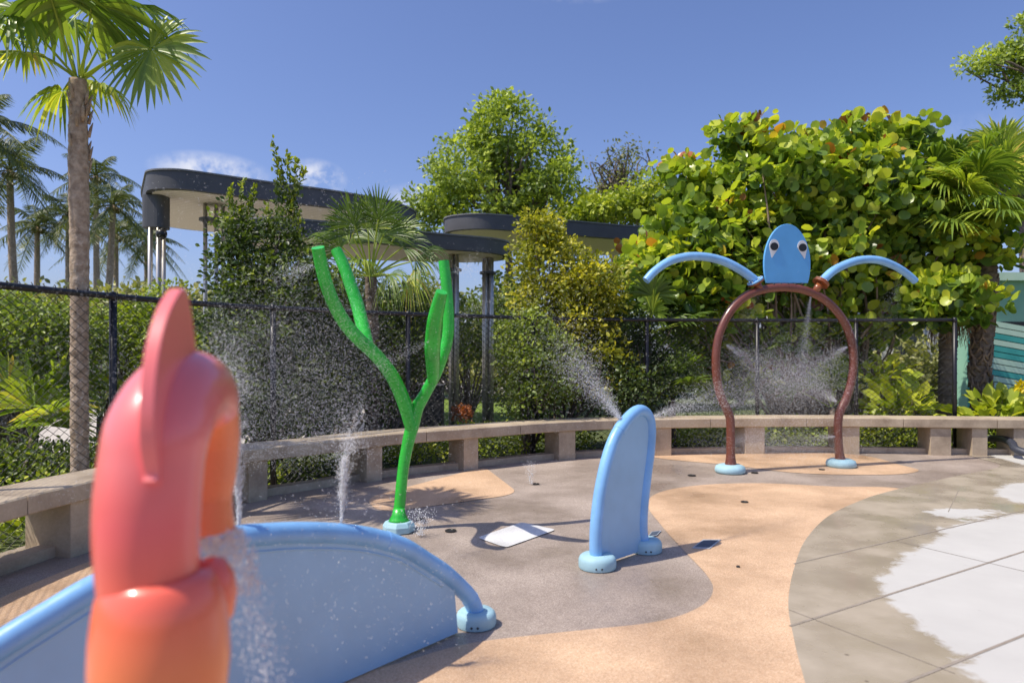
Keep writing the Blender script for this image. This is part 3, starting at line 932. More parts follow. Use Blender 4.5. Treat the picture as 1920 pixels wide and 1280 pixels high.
# teal booth at the right edge
booth = thing('booth', 'mint and teal slatted booth with plain green upper wall at right edge', 'booth')
Yb = 13.2
x0, x1 = P(1816, 0, Yb)[0], 14.0
zt, zm = P(0, 535, Yb)[2], P(0, 602, Yb)[2]
mb = MB(); box(mb, (x0, Yb, -.03), (x1, Yb + .35, 2.75)); mb.build('wall', M['mint_wall'], booth, smooth=False)
mb = MB(); box(mb, (x0 - .1, Yb - .16, 2.75), (x1, Yb + .5, 2.9)); mb.build('roof', M['mint'], booth, smooth=False)
cols_ = 'mmtmttmmtmmmtm'
zz = P(0, 601, Yb)[2]
hgt = .116
xs0 = P(1857, 0, Yb)[0]
for i, ch in enumerate(cols_):
    ztop = zz - i * hgt; dl = .18 * (x1 - xs0) / 2.4
    v = np.array([[xs0, Yb - .05, ztop], [x1, Yb - .05, ztop - dl * 2.4], [x1, Yb - .05, ztop - dl * 2.4 - hgt + .016], [xs0, Yb - .05, ztop - hgt + .016]])
    v[:, 2] = np.maximum(v[:, 2], .0)
    if v[0, 2] - v[3, 2] < .03: continue
    mb = MB(); prism(mb, v[::-1], (0, .035, 0)); mb.build('slat', M['mint'] if ch == 'm' else M['teal'], booth, smooth=False)
mb = MB(); box(mb, (xs0 - .02, Yb - .014, 0), (x1, Yb - .004, zz - .02)); mb.build('slat_backing', M['black'], booth, smooth=False)
mb = MB(); box(mb, (P(1838, 0, Yb)[0], Yb - .07, 0), (xs0 - .022, Yb - .003, zz + .02)); mb.build('corner_post', M['mint'], booth, smooth=False)
mb = MB(); box(mb, (x0 - .02, Yb - .07, 0), (P(1829, 0, Yb)[0], Yb - .003, 2.7)); mb.build('corner_post', M['teal'], booth, smooth=False)

# white building behind the sea grape
wb = thing('building', 'low white building glimpsed through gaps under the round leaved shrub', 'building')
mb = MB(); box(mb, (7.6, 17.0, -.03), (13.2, 21, 2.9)); mb.build('wall', M['wall_white'], wb, smooth=False)
mb = MB(); box(mb, (7.4, 16.8, 2.9), (13.4, 21.2, 3.05)); mb.build('roof', M['fascia'], wb, smooth=False)
for x in (8.1, 9.3, 10.5, 11.7):
    mb = MB(); box(mb, (x, 16.97, .9), (x + .8, 16.997, 2.1)); fr = mb.build('window', M['wall_white'], wb, smooth=False)
    mb = MB(); box(mb, (x + .06, 16.955, .96), (x + .74, 16.968, 2.04)); mb.build('pane', M['glass_dark'], fr, smooth=False)

# planters
for (px0, px1, py0, py1, Y, lab) in [(720, 752, 722, 800, 11.0, 'dark grey planter box behind the left branch of the green stalks'), (776, 828, 722, 800, 10.7, 'dark grey planter box behind the fork of the green stalks'),
                                     (-40, 30, 770, 850, 8.6, 'dark planter box at the left edge behind the fence')]:
    a_, b_ = P(px0, py0, Y), P(px1, py1, Y)
    t_ = thing('planter', lab, 'planter', group='dark planters behind the fence')
    mb = MB(); box(mb, (a_[0], Y, -.03), (b_[0], Y + .42, a_[2] - .03)); mb.build('tub', M['planter'], t_, smooth=False, bevel=.01)
    mb = MB(); box(mb, (a_[0] - .02, Y - .02, a_[2] - .03), (b_[0] + .02, Y + .44, a_[2])); mb.build('rim', M['planter'], t_, smooth=False, bevel=.006)


# ================================================================== PLANTS
T_SMALL = (np.array([[0, 0, 0], [.28, .35, .10], [-.28, .35, .10], [.22, .72, .09], [-.22, .72, .09], [0, 1, -.05], [0, .36, 0], [0, .72, -.01]]),
           [np.array([[0, 1, 6], [0, 6, 2], [3, 5, 7], [7, 5, 4]]), np.array([[1, 3, 7, 6], [6, 7, 4, 2]])])
T_DIA = (np.array([[0, 0, 0], [.3, .5, .08], [0, 1, -.04], [-.3, .5, .08]]), [np.array([[0, 1, 2], [0, 2, 3]])])
_a = np.linspace(0, 2 * math.pi, 9, endpoint=False) + math.pi / 2 + math.pi / 9
_rim = np.c_[.52 * np.cos(_a), .5 + .5 * np.sin(_a), .10 * np.abs(np.cos(_a)) + .03 * np.sin(3 * _a)]
T_ROUND = (np.vstack([[0, .5, -.02], _rim]), [np.array([[0, 1 + i, 1 + (i + 1) % 9] for i in range(9)])])
T_LONG = (np.array([[0, 0, 0], [.11, .35, .05], [-.11, .35, .05], [.09, .7, .03], [-.09, .7, .03], [0, 1, -.12]]), [np.array([[3, 5, 4]]), np.array([[0, 1, 2]]), np.array([[1, 3, 4, 2]])])


def unit(v):
    return v / (np.linalg.norm(v, axis=-1, keepdims=True) + 1e-9)


def leaves(mb, pos, dirs, nrm, size, tint, T):
    """one template per position; dirs = midrib, nrm = face normal"""
    y = unit(dirs); x = unit(np.cross(y, nrm)); z = np.cross(x, y)
    tv = T[0]; n = len(pos); k = len(tv)
    v = pos[:, None] + size[:, None, None] * (tv[None, :, 0:1] * x[:, None] + tv[None, :, 1:2] * y[:, None] + tv[None, :, 2:3] * z[:, None])
    off = (np.arange(n) * k)[:, None, None]
    mb.add(v.reshape(-1, 3), [(f[None] + off).reshape(-1, f.shape[1]) for f in T[1]], np.repeat(tint, k))


def blob(cx, cy, Y, rx, ry, dep=None):
    """ellipsoid placed where the photograph shows that mass: centre, half sizes in metres"""
    c = P(cx, cy, Y); s = Y / F_PX
    return (c, np.array([rx * s, dep if dep else max(rx, ry * .6) * s * .8, ry * s]))


def clumps(blobs, per, shell=.45, zmin=.05):
    out = []
    for (c, r), n in zip(blobs, per):
        u = unit(rng.normal(size=(n, 3))); rad = shell + (1 - shell) * rng.random((n, 1)) ** .6
        out.append(c + u * rad * r)
    o = np.vstack(out)
    return o[o[:, 2] > zmin]


def foliage(mb, cc, nl, spread, size, T, tint=(.0, 1.0), up=.5, droop=.0, bright_top=True, cen=None, hi=.25, sprig=False):
    """leaf clusters round clump centres; each clump has its own general shade, its tips lighter"""
    m = len(cc)
    base = rng.random(m) ** 1.3
    idx = np.repeat(np.arange(m), nl)
    off = np.clip(rng.normal(size=(len(idx), 3)), -1.6, 1.6) * spread * np.array([1, 1, .75])
    pos = cc[idx] + off
    dirs = unit(off + rng.normal(size=off.shape) * spread * .9 + np.array([0, 0, droop]) * spread)
    nrm = unit(rng.normal(size=off.shape) + up * 2.0 * np.array([-.5, -.4, .72]))
    sz = size * (.55 + .8 * rng.random(len(idx)))
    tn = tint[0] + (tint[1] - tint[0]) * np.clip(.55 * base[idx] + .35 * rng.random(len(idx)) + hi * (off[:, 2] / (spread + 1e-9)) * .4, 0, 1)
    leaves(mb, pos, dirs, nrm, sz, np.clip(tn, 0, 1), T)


def branches(mb, root, tips, r0, r1=.004, wob=.08, k=6, mid=.45):
    for tp in tips:
        p0 = np.asarray(root) + rng.normal(size=3) * [r0, r0, 0]
        p1 = p0 + (tp - p0) * [mid * .7, mid * .7, mid] + rng.normal(size=3) * wob
        p2 = p0 + (tp - p0) * .75 + rng.normal(size=3) * wob
        c = cat([p0, p1, p2, tp], 4)
        tube(mb, c, np.linspace(r0, r1, len(c)), k, False)


def shrub(name, label, cat_, blobs, per, nl, spread, size, T, mat, root=None, nb=14, r0=.03, tint=(0, 1), group=None, zmin=.05, up=.5, shell=.45, extra=None):
    t_ = thing(name, label, cat_, group=group)
    cc = clumps(blobs, per, shell, zmin)
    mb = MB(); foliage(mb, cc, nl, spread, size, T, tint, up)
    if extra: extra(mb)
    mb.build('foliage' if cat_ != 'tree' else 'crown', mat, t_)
    if root is None:
        c = blobs[0][0]; root = np.array([c[0], c[1], -.03])
    mb = MB(); branches(mb, root, cc[rng.choice(len(cc), min(nb, len(cc)), False)], r0)
    mb.build('branches' if cat_ != 'tree' else 'trunk', M['bark'], t_)
    return t_


def sprigs(tops, n_each, size, T, spread=.05):
    """upright twigs leafed along their length"""
    def fn(mb):
        for (p0, p1) in tops:
            t = rng.random(n_each); q = p0 + (p1 - p0) * t[:, None] + rng.normal(size=(n_each, 3)) * spread * (1.1 - t[:, None] * .8)
            d = unit(rng.normal(size=(n_each, 3)) + unit(p1 - p0) * 1.6)
            leaves(mb, q, d, unit(rng.normal(size=(n_each, 3)) + [0, 0, .6]), size * (.6 + .6 * rng.random(n_each)), np.clip(.35 + .5 * t + .25 * rng.normal(size=n_each) * .6, 0, 1), T)
    return fn


# --- dark shrub with upright sprigs left of centre
Y = 8.3
bl = [blob(500, 620, Y, 112, 120, .8), blob(480, 730, Y - .2, 95, 90, .7), blob(560, 730, Y - .1, 100, 90, .7), blob(470, 520, Y, 62, 75, .5), blob(540, 540, Y, 62, 70, .5), blob(445, 440, Y, 34, 60, .25), blob(530, 450, Y + .1, 34, 50, .25), blob(630, 700, Y + .5, 60, 90, .5), blob(590, 590, Y + .3, 45, 80, .45)]
sp_ = [(P(448, 470, Y), P(455, 335, Y)), (P(440, 450, Y), P(432, 352, Y)), (P(452, 450, Y), P(478, 350, Y)), (P(462, 480, Y), P(470, 370, Y)), (P(540, 470, Y), P(512, 262, Y)), (P(542, 470, Y), P(538, 285, Y)), (P(535, 400, Y), P(570, 318, Y)), (P(525, 390, Y), P(524, 300, Y)), (P(545, 400, Y), P(556, 300, Y)), (P(505, 500, Y), P(500, 385, Y)), (P(560, 500, Y), P(560, 400, Y)), (P(520, 500, Y), P(508, 420, Y)), (P(548, 470, Y), P(546, 380, Y))]
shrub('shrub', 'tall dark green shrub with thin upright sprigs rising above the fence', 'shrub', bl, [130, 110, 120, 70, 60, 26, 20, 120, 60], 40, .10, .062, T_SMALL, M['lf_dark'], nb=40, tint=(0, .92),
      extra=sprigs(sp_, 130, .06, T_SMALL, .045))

# --- shrubs in the middle behind the fence
Y = 9.6
shrub('shrub', 'green shrub right of the steel columns behind the fence, centre', 'shrub', [blob(990, 640, Y, 55, 60, .5), blob(985, 740, Y, 50, 60, .5), blob(1020, 690, Y, 60, 70, .5)], [60, 50, 55], 40, .11, .06, T_SMALL, M['lf_mid'], nb=20, tint=(0, .8))
Y = 10.2
shrub('shrub', 'yellow green shrub with mustard tips in front of the canopies', 'shrub', [blob(1045, 515, Y, 82, 58, .6), blob(1040, 590, Y, 95, 80, .7), blob(1115, 535, Y, 55, 45, .5), blob(1010, 445, Y, 34, 40, .4), blob(1090, 680, Y, 90, 90, .7), blob(1100, 560, Y, 70, 80, .6)], [70, 70, 50, 36, 70, 50], 44, .12, .07, T_SMALL, M['lf_yel'], nb=26, tint=(.0, 1),
      extra=sprigs([(P(995 + i * 10, 470, Y), P(985 + i * 11 + (i % 3) * 5, 408 + (i * 17) % 34, Y)) for i in range(7)], 60, .06, T_SMALL, .07))
Y = 9.9
shrub('shrub', 'small dark shrub low behind the narrow fin arch', 'shrub', [blob(1160, 730, Y, 80, 60, .5), blob(1240, 700, Y + .4, 60, 70, .5), blob(1165, 625, Y + .6, 60, 60, .5), blob(1230, 610, Y + 1.0, 60, 60, .5)], [60, 45, 50, 46], 36, .11, .06, T_SMALL, M['lf_dark'], nb=16, tint=(0, .85))
shrub('shrub', 'low dark shrub behind the left branch of the green stalks', 'shrub', [blob(700, 700, 9.2, 60, 90, .5), blob(760, 650, 9.8, 50, 90, .5)], [60, 50], 40, .11, .06, T_SMALL, M['lf_dark'], nb=14, tint=(0, .95))

shrub('shrub', 'leafy green shrub filling the gap behind the steel columns of the low canopy', 'shrub', [blob(880, 620, 15.0, 90, 70, .8), blob(960, 590, 15.5, 60, 80, .8), blob(800, 640, 15.0, 60, 60, .8)], [90, 60, 50], 36, .16, .10, T_SMALL, M['lf_mid'], nb=20, tint=(0, .8))
shrub('shrub', 'dark green shrub close behind the young fan palm', 'shrub', [blob(640, 560, 9.9, 60, 60, .5), blob(760, 580, 9.9, 55, 55, .5), blob(700, 610, 9.9, 90, 60, .5)], [50, 44, 60], 38, .11, .065, T_SMALL, M['lf_dark'], nb=18, tint=(0, .95))
shrub('shrub', 'bright bushes showing above the long dark canopy, left of the round leaved shrub', 'shrub', [blob(1150, 392, 21.0, 75, 24, 1.0), blob(1220, 372, 21.0, 60, 36, 1.0), blob(1090, 400, 21.0, 40, 20, .8)], [70, 60, 30], 34, .2, .16, T_SMALL, M['lf_lime'], nb=20, tint=(0, .9))
# --- left shrubs behind the fence
Y = 8.0
shrub('shrub', 'green shrub behind the fence at the left edge', 'shrub', [blob(40, 610, Y, 90, 60, .6), blob(110, 640, Y, 60, 60, .5), blob(-40, 660, Y, 80, 90, .5)], [70, 50, 50], 38, .11, .065, T_SMALL, M['lf_mid'], nb=20, tint=(0, .95))
Y = 8.8
shrub('shrub', 'yellowish shrub just right of the slender palm trunk behind the fence', 'shrub', [blob(195, 630, Y, 45, 60, .4), blob(260, 640, Y + .3, 60, 70, .5), blob(310, 600, Y + .5, 50, 60, .5), blob(330, 680, Y, 60, 80, .5)], [36, 50, 40, 50], 38, .11, .065, T_SMALL, M['lf_lime'], nb=20, tint=(0, .75))
Y = 7.0
shrub('shrub', 'low dense dark hedge plant between fence and palm at left', 'shrub', [blob(60, 872, Y, 140, 30, .5), blob(220, 866, Y + .2, 80, 30, .5), blob(-80, 870, Y - .3, 80, 46, .4)], [90, 60, 40], 40, .10, .055, T_SMALL, M['lf_dark'], nb=20, tint=(.05, 1))
# far hedges
for (cx, cy, Y, rx, ry, n, lab) in [(60, 585, 20, 160, 42, 110, 'distant hedge under the coconut palms at far left'), (300, 590, 18, 130, 46, 110, 'distant bushes below the tall canopy'),
                                    (760, 620, 22, 190, 90, 150, 'far dark hedge behind the low canopy columns'), (1020, 640, 20, 150, 90, 120, 'far hedge behind the yellow green shrub'), (520, 600, 20, 150, 90, 110, 'far hedge behind the dark upright shrub'),
                                    (1750, 690, 15.5, 90, 60, 60, 'bushes in front of the low white building')]:
    shrub('hedge', lab, 'hedge', [blob(cx, cy, Y, rx, ry, 1.5), blob(cx - rx * .4, cy + ry * .6, Y, rx * .8, ry * .7, 1.2), blob(cx + rx * .5, cy + ry * .7, Y, rx * .7, ry * .6, 1.2)], [n, n // 2, n // 2], 30, .26, .17, T_SMALL, M['lf_far'], nb=24, tint=(0, 1), group='far hedges')

# --- trees behind
Y = 22.0
tr = thing('broadleaf_tree', 'big rounded green tree standing behind the dark canopies', 'tree')
bl = [blob(950, 250, Y, 75, 62, 1.2), blob(880, 310, Y, 85, 60, 1.3), blob(1000, 310, Y, 80, 70, 1.3), blob(930, 360, Y, 130, 60, 1.6), blob(840, 375, Y, 60, 50, 1.0), blob(1030, 370, Y, 70, 60, 1.2), blob(800, 400, Y, 40, 40, .8), blob(950, 205, Y, 45, 25, .7), blob(900, 420, Y, 120, 60, 1.2)]
cc = clumps(bl, [52, 52, 52, 70, 30, 36, 18, 14, 50], .5)
mb = MB(); foliage(mb, cc, 46, .20, .15, T_SMALL, (0, 1)); mb.build('crown', M['lf_tree'], tr)
rt = np.array([*P(955, 0, Y)[:2], 0]); mb = MB(); fork = P(950, 420, Y)
tube(mb, cat([rt, (rt + fork) / 2 + [.1, 0, 0], fork], 6), np.linspace(.16, .11, 13), 10); branches(mb, fork, cc[rng.choice(len(cc), 46, False)], .07, .012, .25)
mb.build('trunk', M['bark'], tr)
Y = 26.0
tr = thing('airy_tree', 'thin airy tree with sparse twigs against the sky, between two crowns', 'tree')
cc = clumps([blob(1160, 320, Y, 50, 45, 1), blob(1140, 370, Y, 60, 40, 1), blob(1180, 285, Y, 40, 25, .7)], [34, 30, 14], .2)
mb = MB(); foliage(mb, cc, 16, .28, .12, T_SMALL, (0, .75)); mb.build('crown', M['lf_far'], tr)
mb = MB(); rt = np.array([*P(1150, 0, Y)[:2], 0]); fork = P(1150, 400, Y); tube(mb, [rt, fork], .1, 8); branches(mb, fork, cc, .05, .012, .3); mb.build('trunk', M['bark'], tr)
Y = 19.0
tr = thing('broadleaf_tree', 'large tree reaching in from the right edge, its branch high in the sky', 'tree')
bl = [blob(1850, 118, Y, 45, 15, .6), blob(1890, 95, Y, 40, 22, .6), blob(1925, 130, Y, 40, 25, .8), blob(1905, 172, Y, 26, 14, .5), blob(1925, 45, Y, 30, 16, .6), blob(1990, 100, Y, 70, 60, 1.2), blob(2080, 130, Y, 120, 120, 2.0), blob(1875, 168, Y, 10, 5, .3)]
cc = clumps(bl, [20, 20, 22, 12, 10, 40, 120, 3], .2)
mb = MB(); foliage(mb, cc, 34, .13, .12, T_SMALL, (0, 1)); mb.build('crown', M['lf_tree'], tr)
mb = MB(); rt = np.array([*P(2120, 0, Y)[:2], 0]); fork = P(2100, 300, Y); tube(mb, [rt, fork], .22, 10)
branches(mb, fork, cc[rng.choice(len(cc), 40, False)], .08, .012, .2); mb.build('trunk', M['bark'], tr)
Y = 24.0
tr = thing('broadleaf_tree', 'grey green tree crown low above the fan palm at the right edge', 'tree')
cc = clumps([blob(1880, 275, Y, 80, 25, 1), blob(1840, 285, Y, 45, 20, .8), blob(1950, 280, Y, 80, 35, 1.2), blob(1900, 320, Y, 120, 40, 1.5)], [40, 18, 40, 50], .3)
mb = MB(); foliage(mb, cc, 40, .22, .15, T_SMALL, (0, 1)); mb.build('crown', M['lf_far'], tr)
mb = MB(); rt = np.array([*P(1930, 0, Y)[:2], 0]); fork = P(1920, 400, Y); tube(mb, [rt, fork], .18, 8); branches(mb, fork, cc[rng.choice(len(cc), 30, False)], .07, .012, .2); mb.build('trunk', M['bark'], tr)

# --- sea grape
sg = thing('sea_grape_shrub', 'huge spreading shrub with round green and yellow leaves behind the brown ring', 'shrub')
Y = 11.6
bl = [blob(1500, 350, Y, 190, 90, 1.0), blob(1330, 440, Y, 118, 70, .9), blob(1630, 390, Y, 140, 85, 1.0), blob(1225, 505, Y, 52, 44, .5), blob(1700, 480, Y, 120, 80, .8), blob(1450, 480, Y, 240, 90, 1.1), blob(1570, 325, Y, 100, 42, .6),
      blob(1300, 525, Y - .6, 95, 55, .35), blob(1620, 560, Y - .3, 130, 60, .5), blob(1780, 560, Y - .9, 75, 40, .3), blob(1400, 600, Y, 170, 80, .7), blob(1392, 252, Y, 46, 12, .3), blob(1650, 252, Y, 85, 14, .4), blob(1475, 290, Y, 50, 18, .35), blob(1560, 640, Y + .2, 90, 70, .5), blob(1440, 690, Y + .3, 150, 60, .5), blob(1830, 440, Y - .4, 70, 70, .4), blob(1270, 330, Y, 40, 25, .3)]
per = [120, 84, 95, 42, 58, 140, 40, 46, 52, 26, 60, 12, 24, 14, 26, 45, 24, 10]
cc = clumps(bl, per, .72)
mb = MB()
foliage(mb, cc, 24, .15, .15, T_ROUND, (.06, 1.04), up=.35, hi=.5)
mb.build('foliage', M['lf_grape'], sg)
mb = MB(); fk = P(1500, 640, Y)
for q in ((1470, 790), (1510, 790), (1540, 790), (1600, 785)):
    rt = P(*q, Y); rt[2] = -.03
    tips = cc[rng.choice(len(cc), 26, False)]
    branches(mb, rt, tips, .035, .008, .16, 6, .5)
mb.build('branches', simple('pale smooth bark', (.2, .14, .10), (.36, .27, .2), 9, .8), sg)


# --- palms
def fan_leaf(mb, hub, u, n, rad, nb=34, span=140, droop=.35, tint=.5, split=.5, wid=1.0):
    u = unit(np.asarray(u, float)); n = np.asarray(n, float); n = unit(n - u * np.dot(u, n)); v = np.cross(n, u)
    for th in np.linspace(-span, span, nb):
        a_ = R(th + rng.normal() * 1.5); d = math.cos(a_) * u + math.sin(a_) * v
        L = rad * (1 - .22 * abs(th / span) ** 2) * (.88 + .2 * rng.random()); w0 = wid * rad * R(2 * span / nb) * .62
        ts = np.array([0.04, .28, .52, .72, .88, 1.0]); ws = w0 * np.array([.04, .30, .56, .42, .22, .01])
        dr = droop * (.7 + .6 * rng.random())
        c = hub + d * (L * ts)[:, None] + np.array([0, 0, -1.0]) * (dr * L * np.clip(ts - split * .6, 0, 1) ** 2 * 1.6)[:, None]
        tw = rng.normal() * .25
        sd_ = unit(np.cross(d, n)); sd_ = unit(sd_ * math.cos(tw) + n * math.sin(tw)) ; fold = n * .35
        left = c + sd_ * ws[:, None] + fold * ws[:, None]; right = c - sd_ * ws[:, None] + fold * ws[:, None]
        vv = np.concatenate([left, c, right]); m = len(ts); i = np.arange(m - 1)
        f = np.concatenate([np.stack([i, i + 1, m + i + 1, m + i], -1), np.stack([m + i, m + i + 1, 2 * m + i + 1, 2 * m + i], -1)])
        mb.add(vv, f, np.clip(tint + rng.normal() * .14, 0, .99))


def petiole(mb, p0, p1, r=.012, sag=.06):
    m_ = (np.asarray(p0) + p1) / 2 + [0, 0, sag]
    tube(mb, cat([p0, m_, p1], 5), np.linspace(r, r * .55, 11), 6, False, .72)


def trunk_mb(p, r, k=14, rings=.06, amp=.06):
    c = cat(p, 10); L = np.r_[0, np.cumsum(np.linalg.norm(np.diff(c, axis=0), axis=1))]
    n = int(L[-1] / (rings / 3)) + 2; s = np.linspace(0, L[-1], n)
    c = np.c_[np.interp(s, L, c[:, 0]), np.interp(s, L, c[:, 1]), np.interp(s, L, c[:, 2])]
    rr = np.interp(s / L[-1], np.linspace(0, 1, len(r)), r) * (1 + amp * (rng.random(n) - .5) * 2)
    mb = MB(); tube(mb, c, rr, k); return mb


M['palm_bark'] = simple('ringed palm bark', (.26, .18, .115), (.56, .43, .31), 20, .9, 0, .7, .02)
Yp = 5.55
pm = thing('thatch_palm', 'slender fan palm with a smooth grey trunk behind the bench at left', 'palm tree')
p0 = P(150, 0, Yp); p0[2] = -.03
TB = trunk_mb([p0, P(149, 700, Yp), P(149, 450, Yp), P(147, 300, Yp), P(146, 150, Yp)], [.066, .066, .066, .075, .062], amp=.05)
mb = TB
for i in range(26):       # fibrous leaf bases near the top
    a_ = rng.random() * 6.28; z = P(0, 165 + 170 * rng.random(), Yp)[2]; b0 = np.array([p0[0] + .06 * math.cos(a_), Yp + .06 * math.sin(a_), z])
    tube(mb, [b0, b0 + [.014 * math.cos(a_), .014 * math.sin(a_), .07], b0 + [.03 * math.cos(a_), .03 * math.sin(a_), .12]], [.014, .012, .003], 5, True)
mb.build('trunk', M['palm_bark'], pm)
mb = MB(); cr_ = P(147, 148, Yp)
fl = [((283, 92), Yp - .25, (.55, -.25, -.75), (-.1, -.9, .25), .47, .25, .6), ((290, 75), Yp + .15, (.8, .2, .1), (.1, -.4, .9), .36, .6, .5), ((47, 98), Yp - .1, (-.8, -.1, .05), (.05, -.35, .9), .32, .9, .85),
      ((172, 8), Yp - .3, (.55, -.5, .25), (-.2, -.35, -.9), .62, .5, .35), ((230, 12), Yp + .3, (.9, .3, .1), (.1, -.3, .9), .55, .5, .45), ((28, 15), Yp - .2, (-.7, -.3, -.1), (.1, -.6, .7), .45, .8, .4),
      ((185, 158), Yp + .3, (.5, .8, -.1), (.1, -.2, .95), .32, .9, .8), ((118, 170), Yp + .2, (-.5, .6, -.2), (-.1, -.3, .9), .34, .9, .75), ((135, -40), Yp + .2, (-.1, .3, 1), (0, -.9, .2), .6, .4, .4),
      ((90, -20), Yp - .4, (-.4, -.7, .4), (.1, -.5, -.8), .55, .5, .4), ((210, -60), Yp, (.5, 0, .8), (-.5, -.3, .6), .6, .4, .5), ((-20, 40), Yp + .4, (-.9, .4, 0), (0, -.3, .9), .5, .7, .5), ((120, 40), Yp + .5, (-.2, .9, .2), (0, -.2, .9), .45, .7, .4)]
for (q, yy, u, n_, rad_, dr, tn) in fl:
    h_ = P(*q, yy); fan_leaf(mb, h_, u, n_, rad_, 34, 150, dr, tn); petiole(mb, cr_ + rng.normal(size=3) * .02, h_, .012, .05 if q[1] > 60 else .0)
mb.build('crown', M['palm'], pm)

# sabal palm behind the fence at the right
ps = thing('sabal_palm', 'stout fan palm with criss-cross boots on its trunk beside the teal booth', 'palm tree')
Yq = 11.2
p0 = P(1842, 0, Yq); p0[2] = -.03
trunk_mb([p0, P(1836, 700, Yq), P(1845, 600, Yq), P(1850, 500, Yq), P(1852, 430, Yq)], [.14, .13, .15, .16, .14], amp=.10).build('trunk', M['bark'], ps)
mb = MB()
for i in range(90):
    z = -.0 + 2.6 * rng.random(); a_ = rng.random() * 6.28
    cx_ = np.interp(z, [0, 1.1, 1.9, 2.7], [p0[0], P(1836, 0, Yq)[0], P(1845, 0, Yq)[0], P(1850, 0, Yq)[0]])
    for s_ in (-1, 1):
        b0 = np.array([cx_ + .13 * math.cos(a_), Yq + .13 * math.sin(a_), z]); tn_ = np.array([-math.sin(a_), math.cos(a_), 0]) * s_ * .07
        tube(mb, [b0 + tn_, b0 + [.03 * math.cos(a_), .03 * math.sin(a_), .10], b0 + [.05 * math.cos(a_), .05 * math.sin(a_), .2]], [.022, .018, .01], 5, True)
mb.build('leaf_boots', simple('dry boot fibre', (.13, .09, .065), (.33, .24, .17), 12, .9), ps)
mb = MB(); cr_ = P(1858, 425, Yq)
for i in range(36):
    el = R(-20 + 110 * rng.random() ** .7); az = rng.random() * 6.28; L_ = .7 + .5 * rng.random()
    d = np.array([math.cos(az) * math.cos(el), math.sin(az) * math.cos(el), math.sin(el)]); h_ = cr_ + d * L_
    fan_leaf(mb, h_, d + [0, 0, -.05], np.array([0, -.4, 1.0]) - d * .3 + rng.normal(size=3) * .3, .72 + .2 * rng.random(), 40, 110, .32, .45 + .42 * rng.random(), .4, .8)
    petiole(mb, cr_, h_, .022, .08)
mb.build('crown', M['palm'], ps)
# dead fronds trunk of the twin palm left of it
ps2 = thing('sabal_palm', 'palm trunk with hanging brown fibres between the fence post and the booth palm', 'palm tree')
p0 = P(1778, 0, 11.3); p0[2] = -.03
trunk_mb([p0, P(1776, 700, 11.3), P(1782, 560, 11.3), P(1790, 420, 11.3)], [.14, .13, .14, .16], amp=.1).build('trunk', M['bark'], ps2)
mb = MB()
for i in range(240):
    a_ = rng.random() * 6.28; z = 1.9 + .55 * rng.random(); b0 = np.array([P(1783, 0, 11.3)[0] + .17 * math.cos(a_), 11.3 + .17 * math.sin(a_), z])
    tube(mb, [b0, b0 + [.09 * math.cos(a_), .09 * math.sin(a_), -.12], b0 + [.11 * math.cos(a_) + rng.normal() * .05, .11 * math.sin(a_), -.3 - .25 * rng.random()]], [.007, .006, .003], 4, False)
mb.build('dead_fibres', simple('dry fibre', (.2, .13, .08), (.42, .29, .18), 12, .9), ps2)
mb = MB(); cr_ = P(1792, 400, 11.4)
for i in range(16):
    el = R(0 + 80 * rng.random()); az = rng.random() * 6.28
    d = np.array([math.cos(az) * math.cos(el), math.sin(az) * math.cos(el), math.sin(el)]); h_ = cr_ + d * (.6 + .4 * rng.random())
    fan_leaf(mb, h_, d + [0, 0, -.1], np.array([0, 0, 1.0]) - d * .3 + rng.normal(size=3) * .2, .7, 34, 110, .6, .3 + .35 * rng.random()); petiole(mb, cr_, h_, .02, .08)
mb.build('crown', M['palm'], ps2)

# fan palm with drooping fronds behind the green stalks
pf = thing('fan_palm', 'young fan palm with upright and drooping fronds behind the green stalks', 'palm tree')
Yf = 9.0; cr_ = P(695, 520, Yf)
mb = MB()
trunk_mb([[cr_[0], Yf, -.03], [cr_[0] + .03, Yf, 1.2], cr_], [.10, .09, .08], amp=.1).build('trunk', M['bark'], pf)
spec = [((660, 440), (-.35, -.1, .9), .5, .2), ((690, 430), (0, 0, 1), .55, .2), ((720, 440), (.3, -.1, .9), .55, .2), ((640, 470), (-.6, -.2, .6), .5, .4), ((755, 465), (.7, -.1, .55), .5, .5), ((620, 445), (-.9, 0, .35), .36, .6), ((780, 490), (.9, -.2, .1), .42, .9), ((770, 520), (.85, -.3, -.2), .42, 1.), ((640, 520), (-.7, -.4, -.2), .36, 1.), ((690, 500), (0, -.9, .2), .5, .9), ((735, 520), (.5, -.7, -.2), .42, 1.), ((700, 450), (.1, .6, .7), .55, .3), ((668, 425), (-.2, -.3, 1), .5, .15), ((712, 415), (.15, -.3, 1), .5, .15), ((740, 440), (.5, .3, .8), .5, .3), ((650, 455), (-.5, .4, .8), .5, .3), ((600, 480), (-.9, -.3, .1), .36, .7), ((790, 470), (.9, .2, .35), .42, .6)]
for (q, u, rad_, dr) in spec:
    h_ = P(*q, Yf) + [0, u[1] * .35, 0]; fan_leaf(mb, h_, u, np.array([-u[0] * .8, -.75, .9 - u[2] * .5]) + rng.normal(size=3) * .15, rad_, 30, 85, dr, (.86 if q == (770, 520) else .16 + .36 * rng.random()), .5, .72); petiole(mb, cr_, h_, .016, .03)
mb.build('crown', M['palm'], pf)
